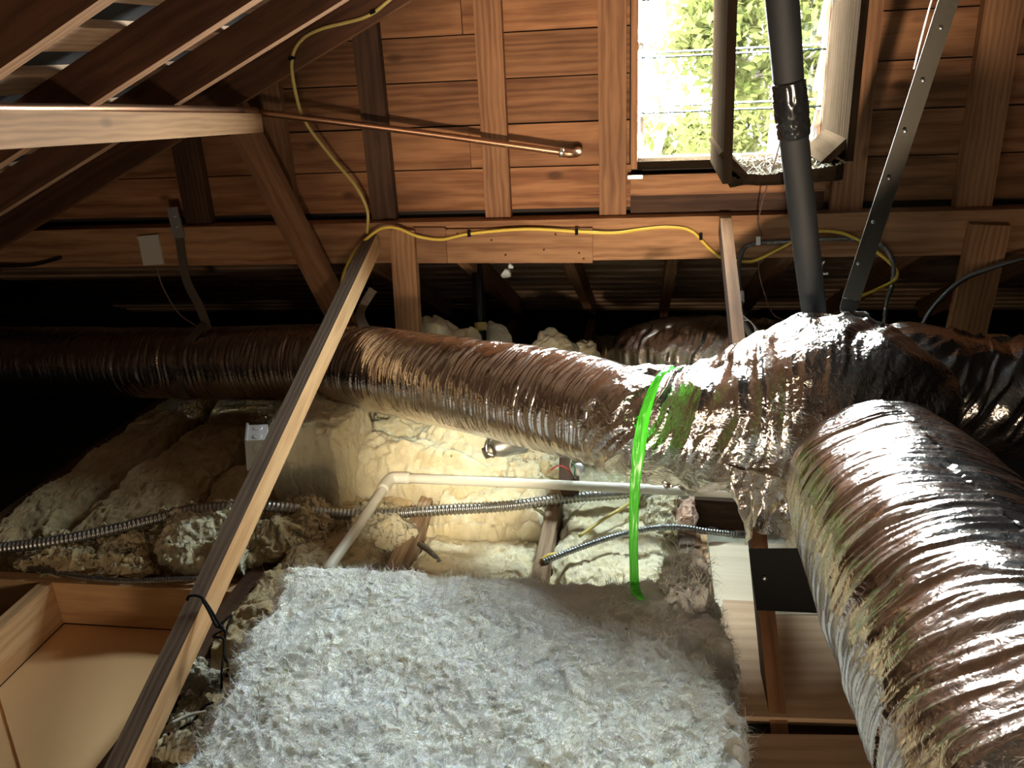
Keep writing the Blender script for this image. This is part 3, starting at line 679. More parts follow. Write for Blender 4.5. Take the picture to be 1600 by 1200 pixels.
# ------------------------------------------------------------------ foil ducts
def pleat(aL, fS, aW, seed, twist=.0, aB=0.0):
    def f(s, th, r):
        c, sn = np.cos(th), np.sin(th)
        w = s+twist*th
        P = np.stack([w*fS, c*1.1, sn*1.1], -1)
        wrp = vn(np.stack([s*9, c*2, sn*2], -1), seed+3)*.5
        P1 = P+np.stack([wrp, 0*wrp, 0*wrp], -1)
        a_ = (1-np.abs(vn(P1, seed))*1.5)
        b_ = (1-np.abs(vn(P1*np.array([2.1, 1.6, 1.6]), seed+7))*1.5)
        d_ = vn(np.stack([s*22, c*r*26, sn*r*26], -1), seed+11)
        e_ = vn(np.stack([s*4.5, c*1.7, sn*1.7], -1), seed+13)
        return aL*(np.clip(a_, -.4, 1)+.5*np.clip(b_, -.4, 1))+aW*d_+aB*e_
    return f
D_ = lambda x, y, d, r: [*A(x, y, D=d), r]
main = thing('flex_duct', 'long foil wrapped flexible duct running from the hump away into the dark eave', 'duct', A(560, 640, D=2.8))
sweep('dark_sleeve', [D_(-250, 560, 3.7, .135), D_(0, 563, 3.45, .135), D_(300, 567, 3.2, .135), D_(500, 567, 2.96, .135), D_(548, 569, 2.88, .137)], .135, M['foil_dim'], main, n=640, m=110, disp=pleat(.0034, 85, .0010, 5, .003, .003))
sweep('sleeve', [D_(535, 570, 2.89, .125), D_(552, 573, 2.86, .142), D_(640, 586, 2.66, .140), D_(760, 607, 2.44, .137), D_(870, 628, 2.27, .138), D_(950, 648, 2.14, .134), D_(985, 656, 2.09, .120)], .14, M['foil'], main, n=700, m=170, disp=pleat(.0030, 78, .0016, 21, .016, .006))
ribbon('band', [A(538, 512, D=2.80), A(524, 560, D=2.74), A(532, 622, D=2.80)], .035, .002, (1, .2, 0), M['galv'], main, 16)
hub = thing('duct_junction', 'bulging crumpled foil junction where the three ducts meet, under the black pipe', 'duct', A(1280, 800, D=1.95))
sweep('junction_wrap', [D_(950, 650, 2.13, .118), D_(1000, 660, 2.07, .132), D_(1060, 668, 2.03, .138), D_(1130, 664, 1.99, .150), D_(1200, 650, 1.97, .178), D_(1265, 640, 1.95, .212), D_(1330, 645, 1.94, .212), D_(1395, 665, 1.93, .175), D_(1440, 690, 1.93, .115), D_(1462, 705, 1.93, .03)], .2, M['foil_crumple'], hub, n=420, m=220, disp=pleat(.0105, 27, .003, 33, .06, .016))
side = thing('side_duct', 'foil duct leaving the junction towards the edge in front of the nailed post', 'duct', A(1500, 720, D=2.2))
sweep('sleeve', [D_(1330, 600, 2.2, .10), D_(1372, 598, 2.2, .140), D_(1420, 598, 2.18, .150), D_(1500, 608, 2.18, .142), D_(1600, 622, 2.17, .148), D_(1760, 650, 2.16, .145), D_(2100, 720, 2.12, .145), D_(2500, 800, 2.08, .145)], .15, M['foil'], side, n=620, m=160, disp=pleat(.009, 26, .004, 44, .05, .008))
front = thing('front_duct', 'fat pleated foil duct coming forward past the viewer, bright streaks on top', 'duct', A(1400, 980, D=1.5))
sweep('sleeve', [D_(1345, 700, 1.88, .10), D_(1372, 752, 1.70, .168), D_(1400, 800, 1.56, .182), D_(1460, 890, 1.32, .182), D_(1545, 1010, 1.08, .182), D_(1660, 1180, .87, .182), D_(1800, 1400, .70, .182)], .18, M['foil'], front, n=620, m=220, disp=pleat(.0046, 56, .0024, 60, .035, .008))
back = thing('rear_duct', 'dark foil duct lying behind the junction under the hip slats', 'duct', A(1060, 560, D=3.1))
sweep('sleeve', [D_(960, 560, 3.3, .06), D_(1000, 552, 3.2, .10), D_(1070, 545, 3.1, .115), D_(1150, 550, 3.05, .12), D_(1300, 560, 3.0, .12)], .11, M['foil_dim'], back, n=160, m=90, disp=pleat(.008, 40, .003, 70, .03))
# torn foil skirt hanging from the junction
sk_top = [(1000, 690, 2.00), (1050, 705, 1.92), (1100, 715, 1.88), (1150, 730, 1.85), (1200, 740, 1.80), (1250, 760, 1.73), (1285, 780, 1.66)]
sk_bot = [(1005, 742, 2.02), (1060, 766, 1.97), (1110, 764, 1.95), (1150, 778, 1.92), (1166, 838, 1.88), (1205, 842, 1.84), (1240, 866, 1.76), (1262, 872, 1.66)]
nt, nl = 150, 70
top3 = smooth_path([A(x, y, D=d) for x, y, d in sk_top], nt); bot3 = smooth_path([A(x, y, D=d) for x, y, d in sk_bot], nt)
jag = .25*vn(np.stack([np.linspace(0, 16, nt), np.zeros(nt), np.zeros(nt)], -1), 8)
w_ = np.linspace(0, 1, nl)[None, :, None]*(1+jag*1.0)[:, None, None]
SK = top3[:, None]*(1-w_)+bot3[:, None]*w_
fold = np.stack([fbm(SK*np.array([26, 26, 9])+s*9, 80+s, 3) for s in range(3)], -1)
crk = 1-np.abs(vn(SK*np.array([40, 40, 14]), 91))*1.6
SK = SK+fold*.02*np.clip(w_*3, .2, 1)+(-FW)*(.014*np.clip(crk, -.3, 1))[..., None]
mesh_arr('torn_skirt', *closed_grid(SK, SK+FW*.0012), M['foil_crumple'], hub)

# ------------------------------------------------------------------ pipes and straps
def tagged(o, l, c, g=None): return tag(o, l, c, g)
bp = thing('insulated_pipe', 'black foam covered pipe dropping in front of the window to the foil junction', 'pipe', A(1272, 490, D=2.02))
sweep('foam_sleeve', [D_(1205, -160, 1.66, .034), D_(1222, 0, 1.74, .034), D_(1232, 130, 1.82, .033), D_(1240, 210, 1.87, .032), D_(1258, 370, 1.97, .031), D_(1272, 490, 2.05, .029), D_(1276, 540, 2.08, .028)], .03, M['black_foam'], bp, n=120, m=28,
      disp=lambda s, th, r: .0012*vn(np.stack([s*14, np.cos(th)*1.5, np.sin(th)*1.5], -1), 2))
sweep('tape_wrap', [D_(1232, 128, 1.81, .0345), D_(1236, 170, 1.835, .0355), D_(1241, 212, 1.865, .0345)], .03, M['black_tape'], bp, n=60, m=60,
      disp=lambda s, th, r: .0024*(1-np.abs(vn(np.stack([s*60+th*1.2, np.cos(th)*4, np.sin(th)*4], -1), 5))*1.6))
st = thing('hanger_strap', 'wide perforated steel strap slanting down to the junction in front of the gable boards', 'strap', A(1330, 490, D=2.02))
sp0 = [A(1505, -60, D=1.78), A(1483, 0, D=1.80), A(1405, 240, D=1.93), A(1330, 468, D=2.03)]
ribbon('strap', sp0, [.046, .046], .0015, RT+.15*UP, M['strap'], st, 30)
ribbon('bent_tab', [A(1330, 468, D=2.03), A(1326, 486, D=2.02), A(1345, 492, D=2.0), A(1348, 512, D=1.99)], .04, .0015, RT, M['galv'], st, 20)
for px, py in ((1470, 44), (1442, 126), (1414, 205), (1389, 279), (1364, 347), (1341, 412)):
    t = (py-0)/468.; p = A(px, py, D=1.80+.23*t-.004); lathe('rivet', [(0, .0045), (.002, .0045), (.0035, .002)], p, p-FW*.0035, M['bright_steel'], st, 10)
s2 = thing('hanger_strap', 'bent steel strap on the dark end of the beam, holding up the far duct', 'strap', A(272, 330, Y=2.8))
ribbon('strap', [A(277, 340, Y=2.80), A(284, 400, Y=2.80), A(292, 440, Y=2.79), A(312, 480, Y=2.76), A(325, 515, Y=2.72)], .034, .0015, (1, 0, .1), M['strap'], s2, 30)
ribbon('clip_plate', [A(268, 324, Y=2.79), A(280, 372, Y=2.79)], .042, .004, (1, 0, 0), M['bright_steel'], s2, 4)
ribbon('loop', [A(318, 505, Y=2.72), A(288, 545, D=3.06), A(278, 590, D=3.07), A(290, 622, D=3.12)], .036, .0015, (1, -.3, 0), M['strap'], s2, 24)
for py in (338, 354):
    p = A(273+(py-338)*.2, py, Y=2.785); lathe('screw', [(0, .004), (.003, .004), (.006, .002)], p, p+np.array([0, -.006, 0]), M['bright_steel'], s2, 8)
ribbon_ = ribbon('hanger_strap', [A(583, 452, Y=2.78), A(566, 480, Y=2.74), A(563, 495, D=2.85), A(570, 512, D=2.76)], .032, .0015, (1, 0, 0), M['galv'], None, 20)
tag(ribbon_, 'short grey strap end behind the pale brace, above the bright duct', 'strap')
card = thing('paper_card', 'blank off-white card pinned on the dark part of the tie beam', 'card', A(236, 392, Y=2.80))
cc = [A(216, 374, Y=2.803), A(246, 370, Y=2.803), A(255, 413, Y=2.803), A(224, 415, Y=2.803)]
bm = bmesh.new(); f_ = [bm.verts.new([float(v) for v in p]) for p in cc]; g_ = [bm.verts.new([float(v) for v in p+np.array([0, .01, 0])]) for p in cc]
bm.faces.new(f_); bm.faces.new(g_[::-1])
for i in range(4): bm.faces.new((f_[i], f_[(i+1) % 4], g_[(i+1) % 4], g_[i]))
bmesh.ops.recalc_face_normals(bm, faces=bm.faces)
bm_obj('card', bm, M['paper'], card)
ribbon('folded_edge', [A(214, 372, Y=2.798), A(247, 369, Y=2.798)], .012, .006, (0, 0, 1), M['paper'], card, 3)
tag(sweep('thin_wire', [A(244, 415, Y=2.80), A(255, 450, Y=2.80), A(280, 490, Y=2.78), A(312, 512, Y=2.75)], .003, M['brownwire'], n=30, m=6), 'thin brown wire hanging from the off-white card', 'wire')
tag(sweep('black_cable', [A(-60, 418, Y=2.75), A(0, 416, Y=2.78), A(50, 414, Y=2.8), A(95, 403, Y=2.8)], .006, M['black_tape'], n=24, m=8), 'shiny black cable at the dark edge under the beam end', 'cable')

cp = thing('copper_pipe', 'long copper pipe lying on the ledger and reaching across to the gable boards', 'pipe', A(400, 178, D=2.68))
sweep('wide_run', [[*A(-170, 166, D=1.37)], [*A(0, 170, D=1.60)], [*A(200, 170.5, D=2.0)], [*A(380, 173, D=2.62)]], .0112, M['copper'], cp, n=24, m=18)
sweep('coupling', [[*A(370, 172.5, D=2.59)], [*A(400, 175, D=2.69)]], .0140, M['copper'], cp, n=6, m=18)
eb = A(893, 240, Y=2.80)
sweep('narrow_run', [A(395, 174.5, D=2.69), A(640, 205, Y=2.765), eb], .0108, M['copper'], cp, n=20, m=14)
sweep('elbow', [A(880, 238.5, Y=2.80), A(893, 240, Y=2.80), A(902, 238, Y=2.815), A(903, 236, Y=2.85), A(903, 236, Y=2.91)], .0145, M['copper'], cp, n=20, m=14)
sweep('solder_ring', [A(874, 238, Y=2.799), A(881, 238.7, Y=2.80)], .0155, M['solder'], cp, n=4, m=14)

def poly(ptsD): return [A(x, y, **({'Y': d} if True else {})) for x, y, d in ptsD]
yc = thing('yellow_cable', 'yellow electric cable stapled along rafter, hanging down before the dark stud', 'cable', A(573, 370, Y=2.79))
sweep('jacket', poly([(640, -30, 2.70), (605, 3, 2.70), (570, 27, 2.70), (500, 46, 2.70), (468, 66, 2.70), (456, 98, 2.70), (463, 150, 2.705), (478, 192, 2.75), (520, 248, 2.81), (555, 290, 2.80), (574, 330, 2.795), (573, 372, 2.79)]), .0055, M['yellow_old'], yc, n=110, m=8)
for px, py in ((583, 19), (456, 91)):
    p = A(px, py, Y=2.70); timber('staple', p+np.array([-.009, 0, -.003]), p+np.array([.009, 0, .003]), .014, .010, M['black'], parent=yc, bevel=.001)
yc2 = thing('yellow_cable', 'yellow electric cable draped along the tie beam and over the splice board', 'cable', A(820, 358, Y=2.78))
sweep('jacket', poly([(530, 455, 2.76), (538, 425, 2.755), (552, 396, 2.75), (572, 374, 2.745), (596, 357, 2.76), (622, 357, 2.768), (652, 369, 2.775), (690, 374, 2.785), (735, 365, 2.783), (820, 358, 2.783), (900, 362, 2.783), (960, 364, 2.79), (1005, 358, 2.806), (1045, 355, 2.806), (1080, 361, 2.806), (1108, 388, 2.806), (1130, 404, 2.806), (1160, 408, 2.80), (1185, 405, 2.80), (1245, 374, 2.80), (1270, 364, 2.80), (1290, 361, 2.80), (1325, 367, 2.80), (1365, 390, 2.80), (1395, 415, 2.78), (1402, 430, 2.76), (1390, 443, 2.72), (1336, 467, 2.6), (1318, 478, 2.5)]), .0055, M['yellow'], yc2, n=220, m=8)
for px, py in ((573, 373), (733, 365), (901, 362), (1095, 370)):
    p = A(px, py, Y=2.778 if px < 1000 else 2.80); timber('staple', p+np.array([0, 0, -.010]), p+np.array([0, 0, .010]), .014, .010, M['black'], parent=yc2, up=(1, 0, 0), bevel=.001)

ac = thing('armored_cable', 'coiled steel armoured cable looping along the tie beam behind the black pipe', 'cable', A(1185, 378, Y=2.8))
sweep('armor', poly([(1157, 470, 2.70), (1154, 430, 2.74), (1156, 405, 2.78), (1165, 386, 2.80), (1190, 379, 2.804), (1240, 377, 2.804), (1300, 373, 2.804), (1350, 375, 2.804), (1378, 383, 2.80), (1395, 410, 2.78), (1394, 445, 2.75), (1384, 475, 2.7), (1381, 520, 2.65)]), .0075, M['darkconduit'], ac, n=420, m=10, rib=.008, ribamp=.12)
sweep('armor_end', poly([(1157, 462, 2.70), (1158, 488, 2.66), (1166, 512, 2.6), (1176, 528, 2.55)]), .0085, M['conduit'], ac, n=90, m=10, rib=.007, ribamp=.2)
sweep('bushing', poly([(1156, 456, 2.71), (1157, 473, 2.69)]), .0135, M['white'], ac, n=6, m=14)
sweep('conductor', poly([(1160, 500, 2.63), (1172, 502, 2.6), (1180, 515, 2.57), (1178, 528, 2.55)]), .0022, M['white'], ac, n=16, m=6)
sweep('conductor', poly([(1159, 492, 2.64), (1176, 506, 2.6), (1184, 520, 2.57), (1174, 530, 2.55)]), .0022, M['white'], ac, n=16, m=6)
p = A(1185, 380, Y=2.795); timber('clamp', p+np.array([0, 0, -.006]), p+np.array([-.002, 0, .022]), .014, .004, M['bright_steel'], up=(0, -1, 0), parent=ac, bevel=.001)
tag(sweep('armored_cable', poly([(1438, 512, 2.66), (1460, 478, 2.70), (1500, 440, 2.74), (1545, 420, 2.74), (1605, 403, 2.74), (1680, 392, 2.74), (1900, 385, 2.76), (2150, 400, 2.8)]), .0078, M['darkconduit'], n=420, m=10, rib=.008, ribamp=.12), 'steel armoured cable arching across the nailed short post', 'cable')
tag(sweep('thin_wire', poly([(1224, 150, 2.2), (1220, 215, 2.3), (1205, 270, 2.5), (1190, 320, 2.7), (1185, 350, 2.78), (1191, 368, 2.80)]), .0024, M['brownwire'], n=50, m=6), 'thin brown wire hanging beside the black pipe from the window', 'wire')
tag(sweep('thin_wire', poly([(1187, 395, 2.83), (1186, 425, 2.86), (1195, 460, 2.86), (1208, 490, 2.8), (1225, 500, 2.7)]), .0022, M['brownwire'], n=40, m=6), 'thin dark wire hanging below the tie beam near the narrow brace', 'wire')
tag(sweep('thin_wire', [A(1462, -20, D=1.82), A(1450, 20, D=1.83), A(1437, 70, D=1.86), A(1428, 108, D=1.89)], .0018, M['white'], n=24, m=6), 'thin pale wire running down beside the wide steel strap', 'wire')
tag(sweep('thin_wire', poly([(1343, 440, 2.45), (1342, 465, 2.45), (1332, 485, 2.4), (1325, 505, 2.35)]), .002, M['black'], n=20, m=6), 'short dark wire hanging beneath the end of the wide strap', 'wire')
tag(sweep('wire_hook', poly([(1289, 408, 2.6), (1284, 414, 2.6), (1283, 424, 2.6), (1288, 428, 2.6), (1294, 427, 2.6)]), .0032, M['white'], n=20, m=8), 'small white plastic hook end beside the black pipe', 'hook')
vp = thing('vent_pipe', 'black vent pipe with a tan band standing behind the long duct', 'pipe', A(751, 560, D=3.3))
sweep('pipe', [A(744, 400, D=3.3), A(749, 470, D=3.3), A(754, 580, D=3.3)], .022, M['black_tape'], vp, n=10, m=18)
sweep('band', [A(750.5, 504, D=3.3), A(751.5, 517, D=3.3)], .0245, M['yellow_old'], vp, n=4, m=18)
for px, py, sz in ((792, 428, .012), (799, 416, .006)):
    c = A(px, py, Y=2.93)
    batt('wool_tuft', [(c[0]-sz, c[1]-sz, c[2]-sz), (c[0]+sz, c[1]-sz, c[2]-sz), (c[0]+sz, c[1]+sz, c[2]-sz), (c[0]-sz, c[1]+sz, c[2]-sz)], sz*2.5, M['wool_white'], 'tiny white wool tuft caught under the tie beam, '+('the bigger of two' if sz > .01 else 'the smaller of two'), 130, amp=.006, freq=60, res=(16, 16), jit=.004, side=.4, fine=.002)

# floor level pipes and cables
wp = thing('white_pipe', 'white plastic pipe with an elbow lying across the joists behind the white slab', 'pipe', A(610, 750, Z=.05))
el = A(610, 749, Z=.115)
sweep('run', [A(508, 895, Z=.10), A(560, 822, Z=.11), A(604, 757, Z=.115)], .0150, M['white_pvc'], wp, n=16, m=16)
sweep('run', [A(625, 747, Z=.115), A(880, 758, Z=.115), A(1180, 772, Z=.115)], .0150, M['white_pvc'], wp, n=16, m=16)
sweep('elbow', [A(598, 766, Z=.115), A(606, 753, Z=.115), A(616, 747, Z=.115), A(640, 747.5, Z=.115)], .0185, M['white_pvc'], wp, n=16, m=16)
fc = thing('flexible_conduit', 'thick corrugated steel conduit winding across the insulation below the white pipe', 'conduit', A(700, 800, Z=.02))
sweep('conduit', [A(-60, 862, Z=.07), A(0, 857, Z=.07), A(90, 845, Z=.08), A(170, 829, Z=.09), A(240, 812, Z=.10), A(300, 797, Z=.115), A(380, 791, Z=.115), A(450, 794, Z=.10), A(520, 803, Z=.06), A(600, 803, Z=.05), A(690, 797, Z=.045), A(800, 790, Z=.045), A(900, 777, Z=.045), A(985, 770, Z=.04), A(1040, 758, Z=.02)], .0165, M['conduit'], fc, n=1100, m=14, rib=.0125, ribamp=.10)
tag(sweep('armored_cable', [A(848, 878, Z=.03), A(900, 858, Z=.035), A(960, 838, Z=.04), A(1020, 825, Z=.045), A(1065, 824, Z=.045), A(1110, 831, Z=.03), A(1175, 838, Z=.0)], .0085, M['darkconduit'], n=320, m=10, rib=.0085, ribamp=.14), 'dark armoured cable lying over the cream wool behind the green ribbon', 'cable')
tag(sweep('armored_cable', [A(35, 884, Z=.02), A(80, 893, Z=.02), A(130, 902, Z=.02), A(200, 908, Z=.02), A(260, 906, Z=.02), A(312, 904, Z=.02)], .008, M['darkconduit'], n=220, m=10, rib=.0085, ribamp=.14), 'dark armoured cable along the recess header below the wool chunks', 'cable')
tag(sweep('cable_stub', [A(655, 850, Z=0), A(672, 862, Z=.01), A(690, 882, Z=0)], .008, M['darkconduit'], n=60, m=8, rib=.0085, ribamp=.12), 'short grey cable stub poking out beside the worn joist', 'cable')
tag(sweep('yellow_cable', [A(845, 876, Z=.03), A(858, 868, Z=.035), A(872, 866, Z=.03)], .006, M['yellow'], n=14, m=8), 'short yellow cable end beside the dark armoured cable', 'cable')
tag(sweep('yellow_cable', [A(905, 838, Z=.02), A(945, 810, Z=.03), A(978, 790, Z=.035), A(1005, 770, Z=.03)], .005, M['yellow_old'], n=24, m=8), 'thin yellow cable slanting over the wool to the flexible conduit', 'cable')
tag(sweep('yellow_cable', [A(356, 1002, Z=.0), A(378, 985, Z=.01), A(398, 962, Z=.01), A(410, 950, Z=0)], .004, M['yellow_old'], n=24, m=8), 'yellow wire stub by the foot of the dark joist', 'cable')

# junction box on the brace
jb = thing('junction_box', 'galvanised square electrical box with round knockouts behind the pale brace', 'electrical box', A(402, 698, D=2.42))
jc = A(404, 697, D=2.50); ex = np.array([-.9, -.35, .1]); ex /= np.linalg.norm(ex); ez = np.array([.32, -.05, 1.]); ez -= ex*ez.dot(ex); ez /= np.linalg.norm(ez); ey = np.cross(ez, ex)
def jp(a_, b_, c_): return jc+ex*a_+ey*b_+ez*c_
o = timber('body', jp(-.028, 0, 0), jp(.028, 0, 0), .085, .098, M['zinc'], up=tuple(ez), parent=jb, bevel=.004)
timber('cover', jp(.028, 0, 0), jp(.034, 0, 0), .095, .108, M['zinc'], up=tuple(ez), parent=jb, bevel=.001)
for b_ in (-.024, .022):
    for q in (0, 1):
        if q: p0, n_ = jp(0, .0425, b_), ey
        else: p0, n_ = jp(0, b_, .049), ez
        lathe('knockout', [(0, .0135), (.0015, .0135), (.0015, .011)], p0, p0+n_*.0015, M['zinc'], jb, 16)
# can light and connector under the duct
cl = thing('metal_fitting', 'grey round metal fitting with a clamp peeping out under the long duct', 'fitting', A(790, 700, D=2.45))
f0, f1 = A(768, 702, D=2.48), A(822, 688, D=2.52)
lathe('canister', [(0, .022), (.01, .026), (.03, .032), (.10, .036), (.11, .030)], f0, f0+(f1-f0)/np.linalg.norm(f1-f0)*.11, M['galv'], cl, 20)
lathe('collar', [(-.004, .017), (.012, .019), (.018, .024), (.024, .018)], A(758, 708, D=2.46), A(776, 700, D=2.47), M['strap'], cl, 18)
sweep('clamp_loop', [A(765, 683, D=2.47), A(760, 695, D=2.45), A(762, 708, D=2.45), A(772, 712, D=2.45)], .006, M['galv'], cl, n=16, m=8)
blk = tag(timber('wood_block', A(890, 700, D=2.68), A(889, 765, D=2.56), .055, .05, M['dark'], up=(0, -1, 0)), 'small dark wood block with wires behind the white pipe', 'block')
wc = thing('wire_connector', 'round metal cable connector with loose red, white and green wires on a dark block', 'connector', A(903, 735, D=2.52))
lathe('ring', [(0, .012), (.006, .021), (.018, .021), (.022, .015), (.024, .007)], A(903, 734, D=2.55), A(904, 734, D=2.51), M['bright_steel'], wc, 18)
sweep('red_wire', [A(900, 748, D=2.56), A(885, 732, D=2.53), A(872, 728, D=2.53), A(860, 735, D=2.53)], .002, M['red'], wc, n=16, m=6)
sweep('white_wire', [A(899, 748, D=2.55), A(891, 730, D=2.52), A(894, 715, D=2.52), A(897, 711, D=2.53)], .002, M['white'], wc, n=16, m=6)
sweep('green_wire', [A(897, 746, D=2.53), A(898, 730, D=2.52), A(890, 718, D=2.52)], .002, M['greenwire'], wc, n=16, m=6)

# black tie wire on the long brace
def onb(px, py, off=.0):                         # a point on the near side of the long brace
    d = A(px, py, D=1.)-ORG; a_ = B1-B0; n_ = np.cross(a_, d); n2 = np.cross(d, n_)
    P = B0+a_*((ORG-B0).dot(n2)/a_.dot(n2))      # the brace's axis where this line of sight passes it
    return A(px, py, D=float((P-ORG).dot(FW))-.040-off)
tw = thing('tie_wire', 'black wire tied round the long pale brace with loose ends hanging down', 'wire', onb(340, 985))
sweep('loop', [onb(292, 938), onb(297, 931, .01), onb(312, 932, .012), (onb(322, 942, .012)), onb(345, 978, .01), onb(352, 988)], .0032, M['black'], tw, n=40, m=7)
sweep('loop', [onb(316, 936, .012), onb(328, 958, .012), onb(338, 978, .01), onb(349, 980)], .0032, M['black'], tw, n=24, m=7)
sweep('tail', [onb(345, 975), onb(362, 962), onb(354, 985), onb(350, 1020), onb(356, 1040), onb(354, 1058)], .0028, M['black'], tw, n=40, m=7)
sweep('tail', [onb(348, 985), onb(333, 995), onb(350, 1000), onb(347, 1045), onb(346, 1084)], .0028, M['black'], tw, n=40, m=7)
tag(sweep('thin_wire', [A(332, 1098, Z=.0), A(318, 1105, Z=.01), A(300, 1128, Z=.0), A(262, 1148, Z=0)], .003, M['black'], n=30, m=6), 'short black wire lying by the white slab corner', 'wire')
tag(sweep('thin_wire', [A(322, 1112, Z=.02), A(295, 1118, Z=.02), A(268, 1130, Z=.02)], .0042, M['white_pvc'], n=14, m=6), 'stiff pale wire lying beside the brace foot', 'wire')

# ------------------------------------------------------------------ plywood scraps at the foot of the narrow brace
def sheet(name, px, z, th, mat, label, cat='board', seed=0):
    P = [A(x, y, Z=z) for x, y in px]
    bm = bmesh.new(); c = sum(P)/4
    d = P[1]-P[0]; an = math.atan2(d[1], d[0]); R_ = Matrix.Translation(Vector([float(v) for v in c])) @ Matrix.Rotation(an, 4, 'Z'); Ri = R_.inverted()
    a_ = [bm.verts.new(Ri @ Vector([float(v) for v in p])) for p in P]; b_ = [bm.verts.new(Ri @ Vector([float(v) for v in p-np.array([0, 0, th])])) for p in P]
    bm.faces.new(a_); bm.faces.new(b_[::-1])
    for i in range(4): bm.faces.new((a_[i], b_[i], b_[(i+1) % 4], a_[(i+1) % 4]))
    bmesh.ops.recalc_face_normals(bm, faces=bm.faces)
    return tag(bm_obj(name, bm, mat, None, R_), label, cat)
sheet('plywood_sheet', [(1117, 1005-45), (1390, 962), (1440, 1128), (1127, 1118)], .035, .018, M['ply'], 'brown plywood sheet between white slab and front duct')
sheet('plywood_sheet', [(1135, 1146), (1450, 1150), (1470, 1290), (1140, 1290)], .03, .018, M['ply'], 'second plywood sheet, nearest the bottom edge')
sheet('pale_panel', [(1107, 846), (1300, 852), (1320, 960), (1119, 960)], .0, .012, M['paleply'], 'pale plywood panel behind the narrow brace')
sheet('wood_offcut', [(1129, 937), (1200, 940), (1204, 962), (1128, 960)], .03, .02, M['ply'], 'small wood offcut at the edge of the brown plywood')
tag(timber('wood_strip', A(1092, 940, Z=-.02), A(1086, 836, Z=-.02), .03, .03, M['stud']), 'nailed brown wood strip beside the grey topped joist', 'board')
tag(timber('wood_strip', A(1106, 945, Z=-.03), A(1099, 842, Z=-.03), .02, .03, M['fresh']), 'thin yellowish wood strip next to the pale panel', 'board')
tag(timber('blocking', A(1075, 805, Z=-.07), A(1230, 815, Z=-.07), .04, .14, M['dark']), 'dark cross block between joists under the torn foil', 'block')
tag(timber('blocking', A(1185, 1133, Z=-.03), A(1400, 1140, Z=-.03), .05, .06, M['dark']), 'dark strip in the gap between the two plywood sheets', 'block')
bb = thing('black_plate', 'black flat plate fixed on the narrow brace beside the front duct', 'plate', A(1235, 905, D=1.62))
pd = A(1235, 905, D=1.66)
timber('plate', A(1178, 905, D=1.72), A(1320, 908, D=1.60), .012, .125, M['black'], up=(0, .35, 1), parent=bb)
p = A(1195, 904, D=1.695); lathe('nail', [(0, .005), (.002, .005)], p, p-FW*.002, M['galv'], bb, 10)

# ------------------------------------------------------------------ green ribbon round the junction arm
gr = thing('green_ribbon', 'bright green plastic ribbon tied round the duct and hanging to the white slab', 'ribbon', A(992, 925, D=1.8))
def strip(pts, w, seed, cr=.004): return ribbon('strand', [A(x, y, D=d) for x, y, d in pts], w, .0006, RT, M['ribbon'], gr, 50, cr, seed, 6)
strip([(1062, 573, 1.93), (1038, 580, 1.885), (1022, 605, 1.87), (1010, 640, 1.86), (1000, 700, 1.86), (992, 760, 1.87), (990, 840, 1.87), (991, 905, 1.86), (994, 930, 1.84)], [.010, .015, .022, .024, .024, .022, .020, .020, .022], 3)
strip([(1052, 573, 1.93), (1030, 588, 1.875), (1014, 620, 1.86), (1000, 665, 1.855), (992, 720, 1.865), (996, 780, 1.875), (990, 800, 1.88)], [.008, .012, .014, .016, .016, .014, .010], 9)
strip([(1048, 577, 1.93), (1026, 596, 1.87), (1006, 640, 1.852), (996, 690, 1.855)], [.006, .009, .010, .008], 15)
strip([(990, 915, 1.85), (997, 928, 1.82), (1004, 936, 1.80)], [.02, .022, .012], 21)

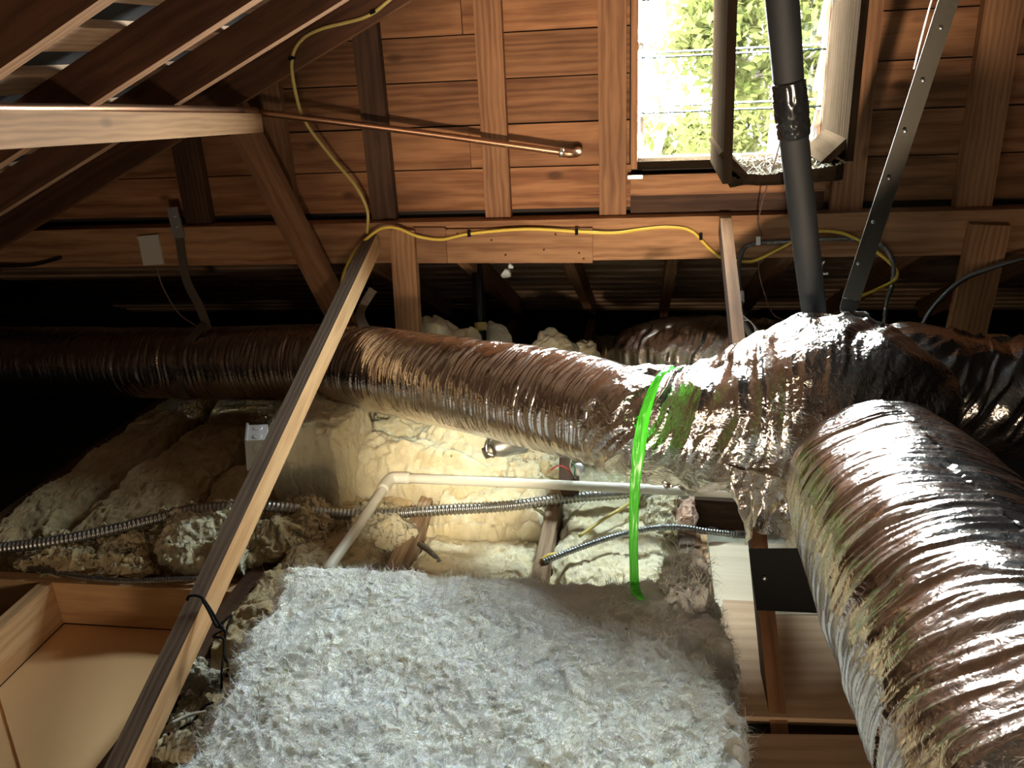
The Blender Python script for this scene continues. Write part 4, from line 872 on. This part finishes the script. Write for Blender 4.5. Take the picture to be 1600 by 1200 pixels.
# ------------------------------------------------------------------ the garden beyond the window
struct(box('ground', (-6, 5.5, -3.2), (9, 15, -3.05), M['lawn'], bevel=0), 'garden ground below the house')
def tree(X, Y, zc, R_, n, label, seed, lean=0):
    t = thing('garden_tree', label, 'tree', (X, Y, -3.05), 'garden trees beyond the window')
    rg = np.random.default_rng(seed)
    sweep('trunk', [(X-lean, Y, -3.05, .2), (X, Y, zc-1, .15), (X+lean*.5, Y, zc+R_*.6, .05)], .1, M['bark'], t, n=14, m=10)
    for i in range(4):
        a_ = rg.uniform(0, 6.28); sweep('branch', [(X, Y, zc-.8+.3*i, .05), (X+math.cos(a_)*R_*.4, Y+math.sin(a_)*R_*.4, zc-.3+.3*i, .03), (X+math.cos(a_)*R_*.8, Y+math.sin(a_)*R_*.8, zc+.3*i, .01)], .03, M['bark'], t, n=10, m=6)
    nc = 26; cen = rg.normal(size=(nc, 3)); cen /= np.linalg.norm(cen, axis=1)[:, None]; cen *= R_*rg.uniform(.3, 1, (nc, 1))**.6*np.array([1, 1, .9])
    c = cen[rg.integers(0, nc, n)]+rg.normal(size=(n, 3))*R_*.16; P = c+np.array([X, Y, zc])
    a_ = rg.normal(size=(n, 3)); a_ /= np.linalg.norm(a_, axis=1)[:, None]; b_ = np.cross(a_, rg.normal(size=(n, 3))); b_ /= np.linalg.norm(b_, axis=1)[:, None]
    l = rg.uniform(.07, .15, (n, 1))
    V = np.stack([P, P+a_*l*.5+b_*l*.22, P+a_*l, P+a_*l*.5-b_*l*.22], 1).reshape(-1, 3)
    F = np.arange(n)[:, None]*4+np.arange(4)[None]
    o = mesh_arr('foliage', V, F, M['leaf'], t, smooth=False); o['kind'] = 'stuff'
tree(1.25, 8.2, 1.5, 1.0, 11000, 'leafy garden tree behind the panes beside the black pipe', 1)
tree(.05, 9.0, .3, .8, 2600, 'low leafy tree behind the lower panes', 2)
tree(2.1, 10.5, 2.2, 1.2, 11000, 'tall garden tree at the window edge', 3, .2)
tree(1.55, 12.5, .2, .9, 6500, 'low garden tree with a pale trunk behind the black pipe', 4)
tree(.75, 12, .1, .6, 3500, 'small shrubby tree behind the lowest pane', 5)
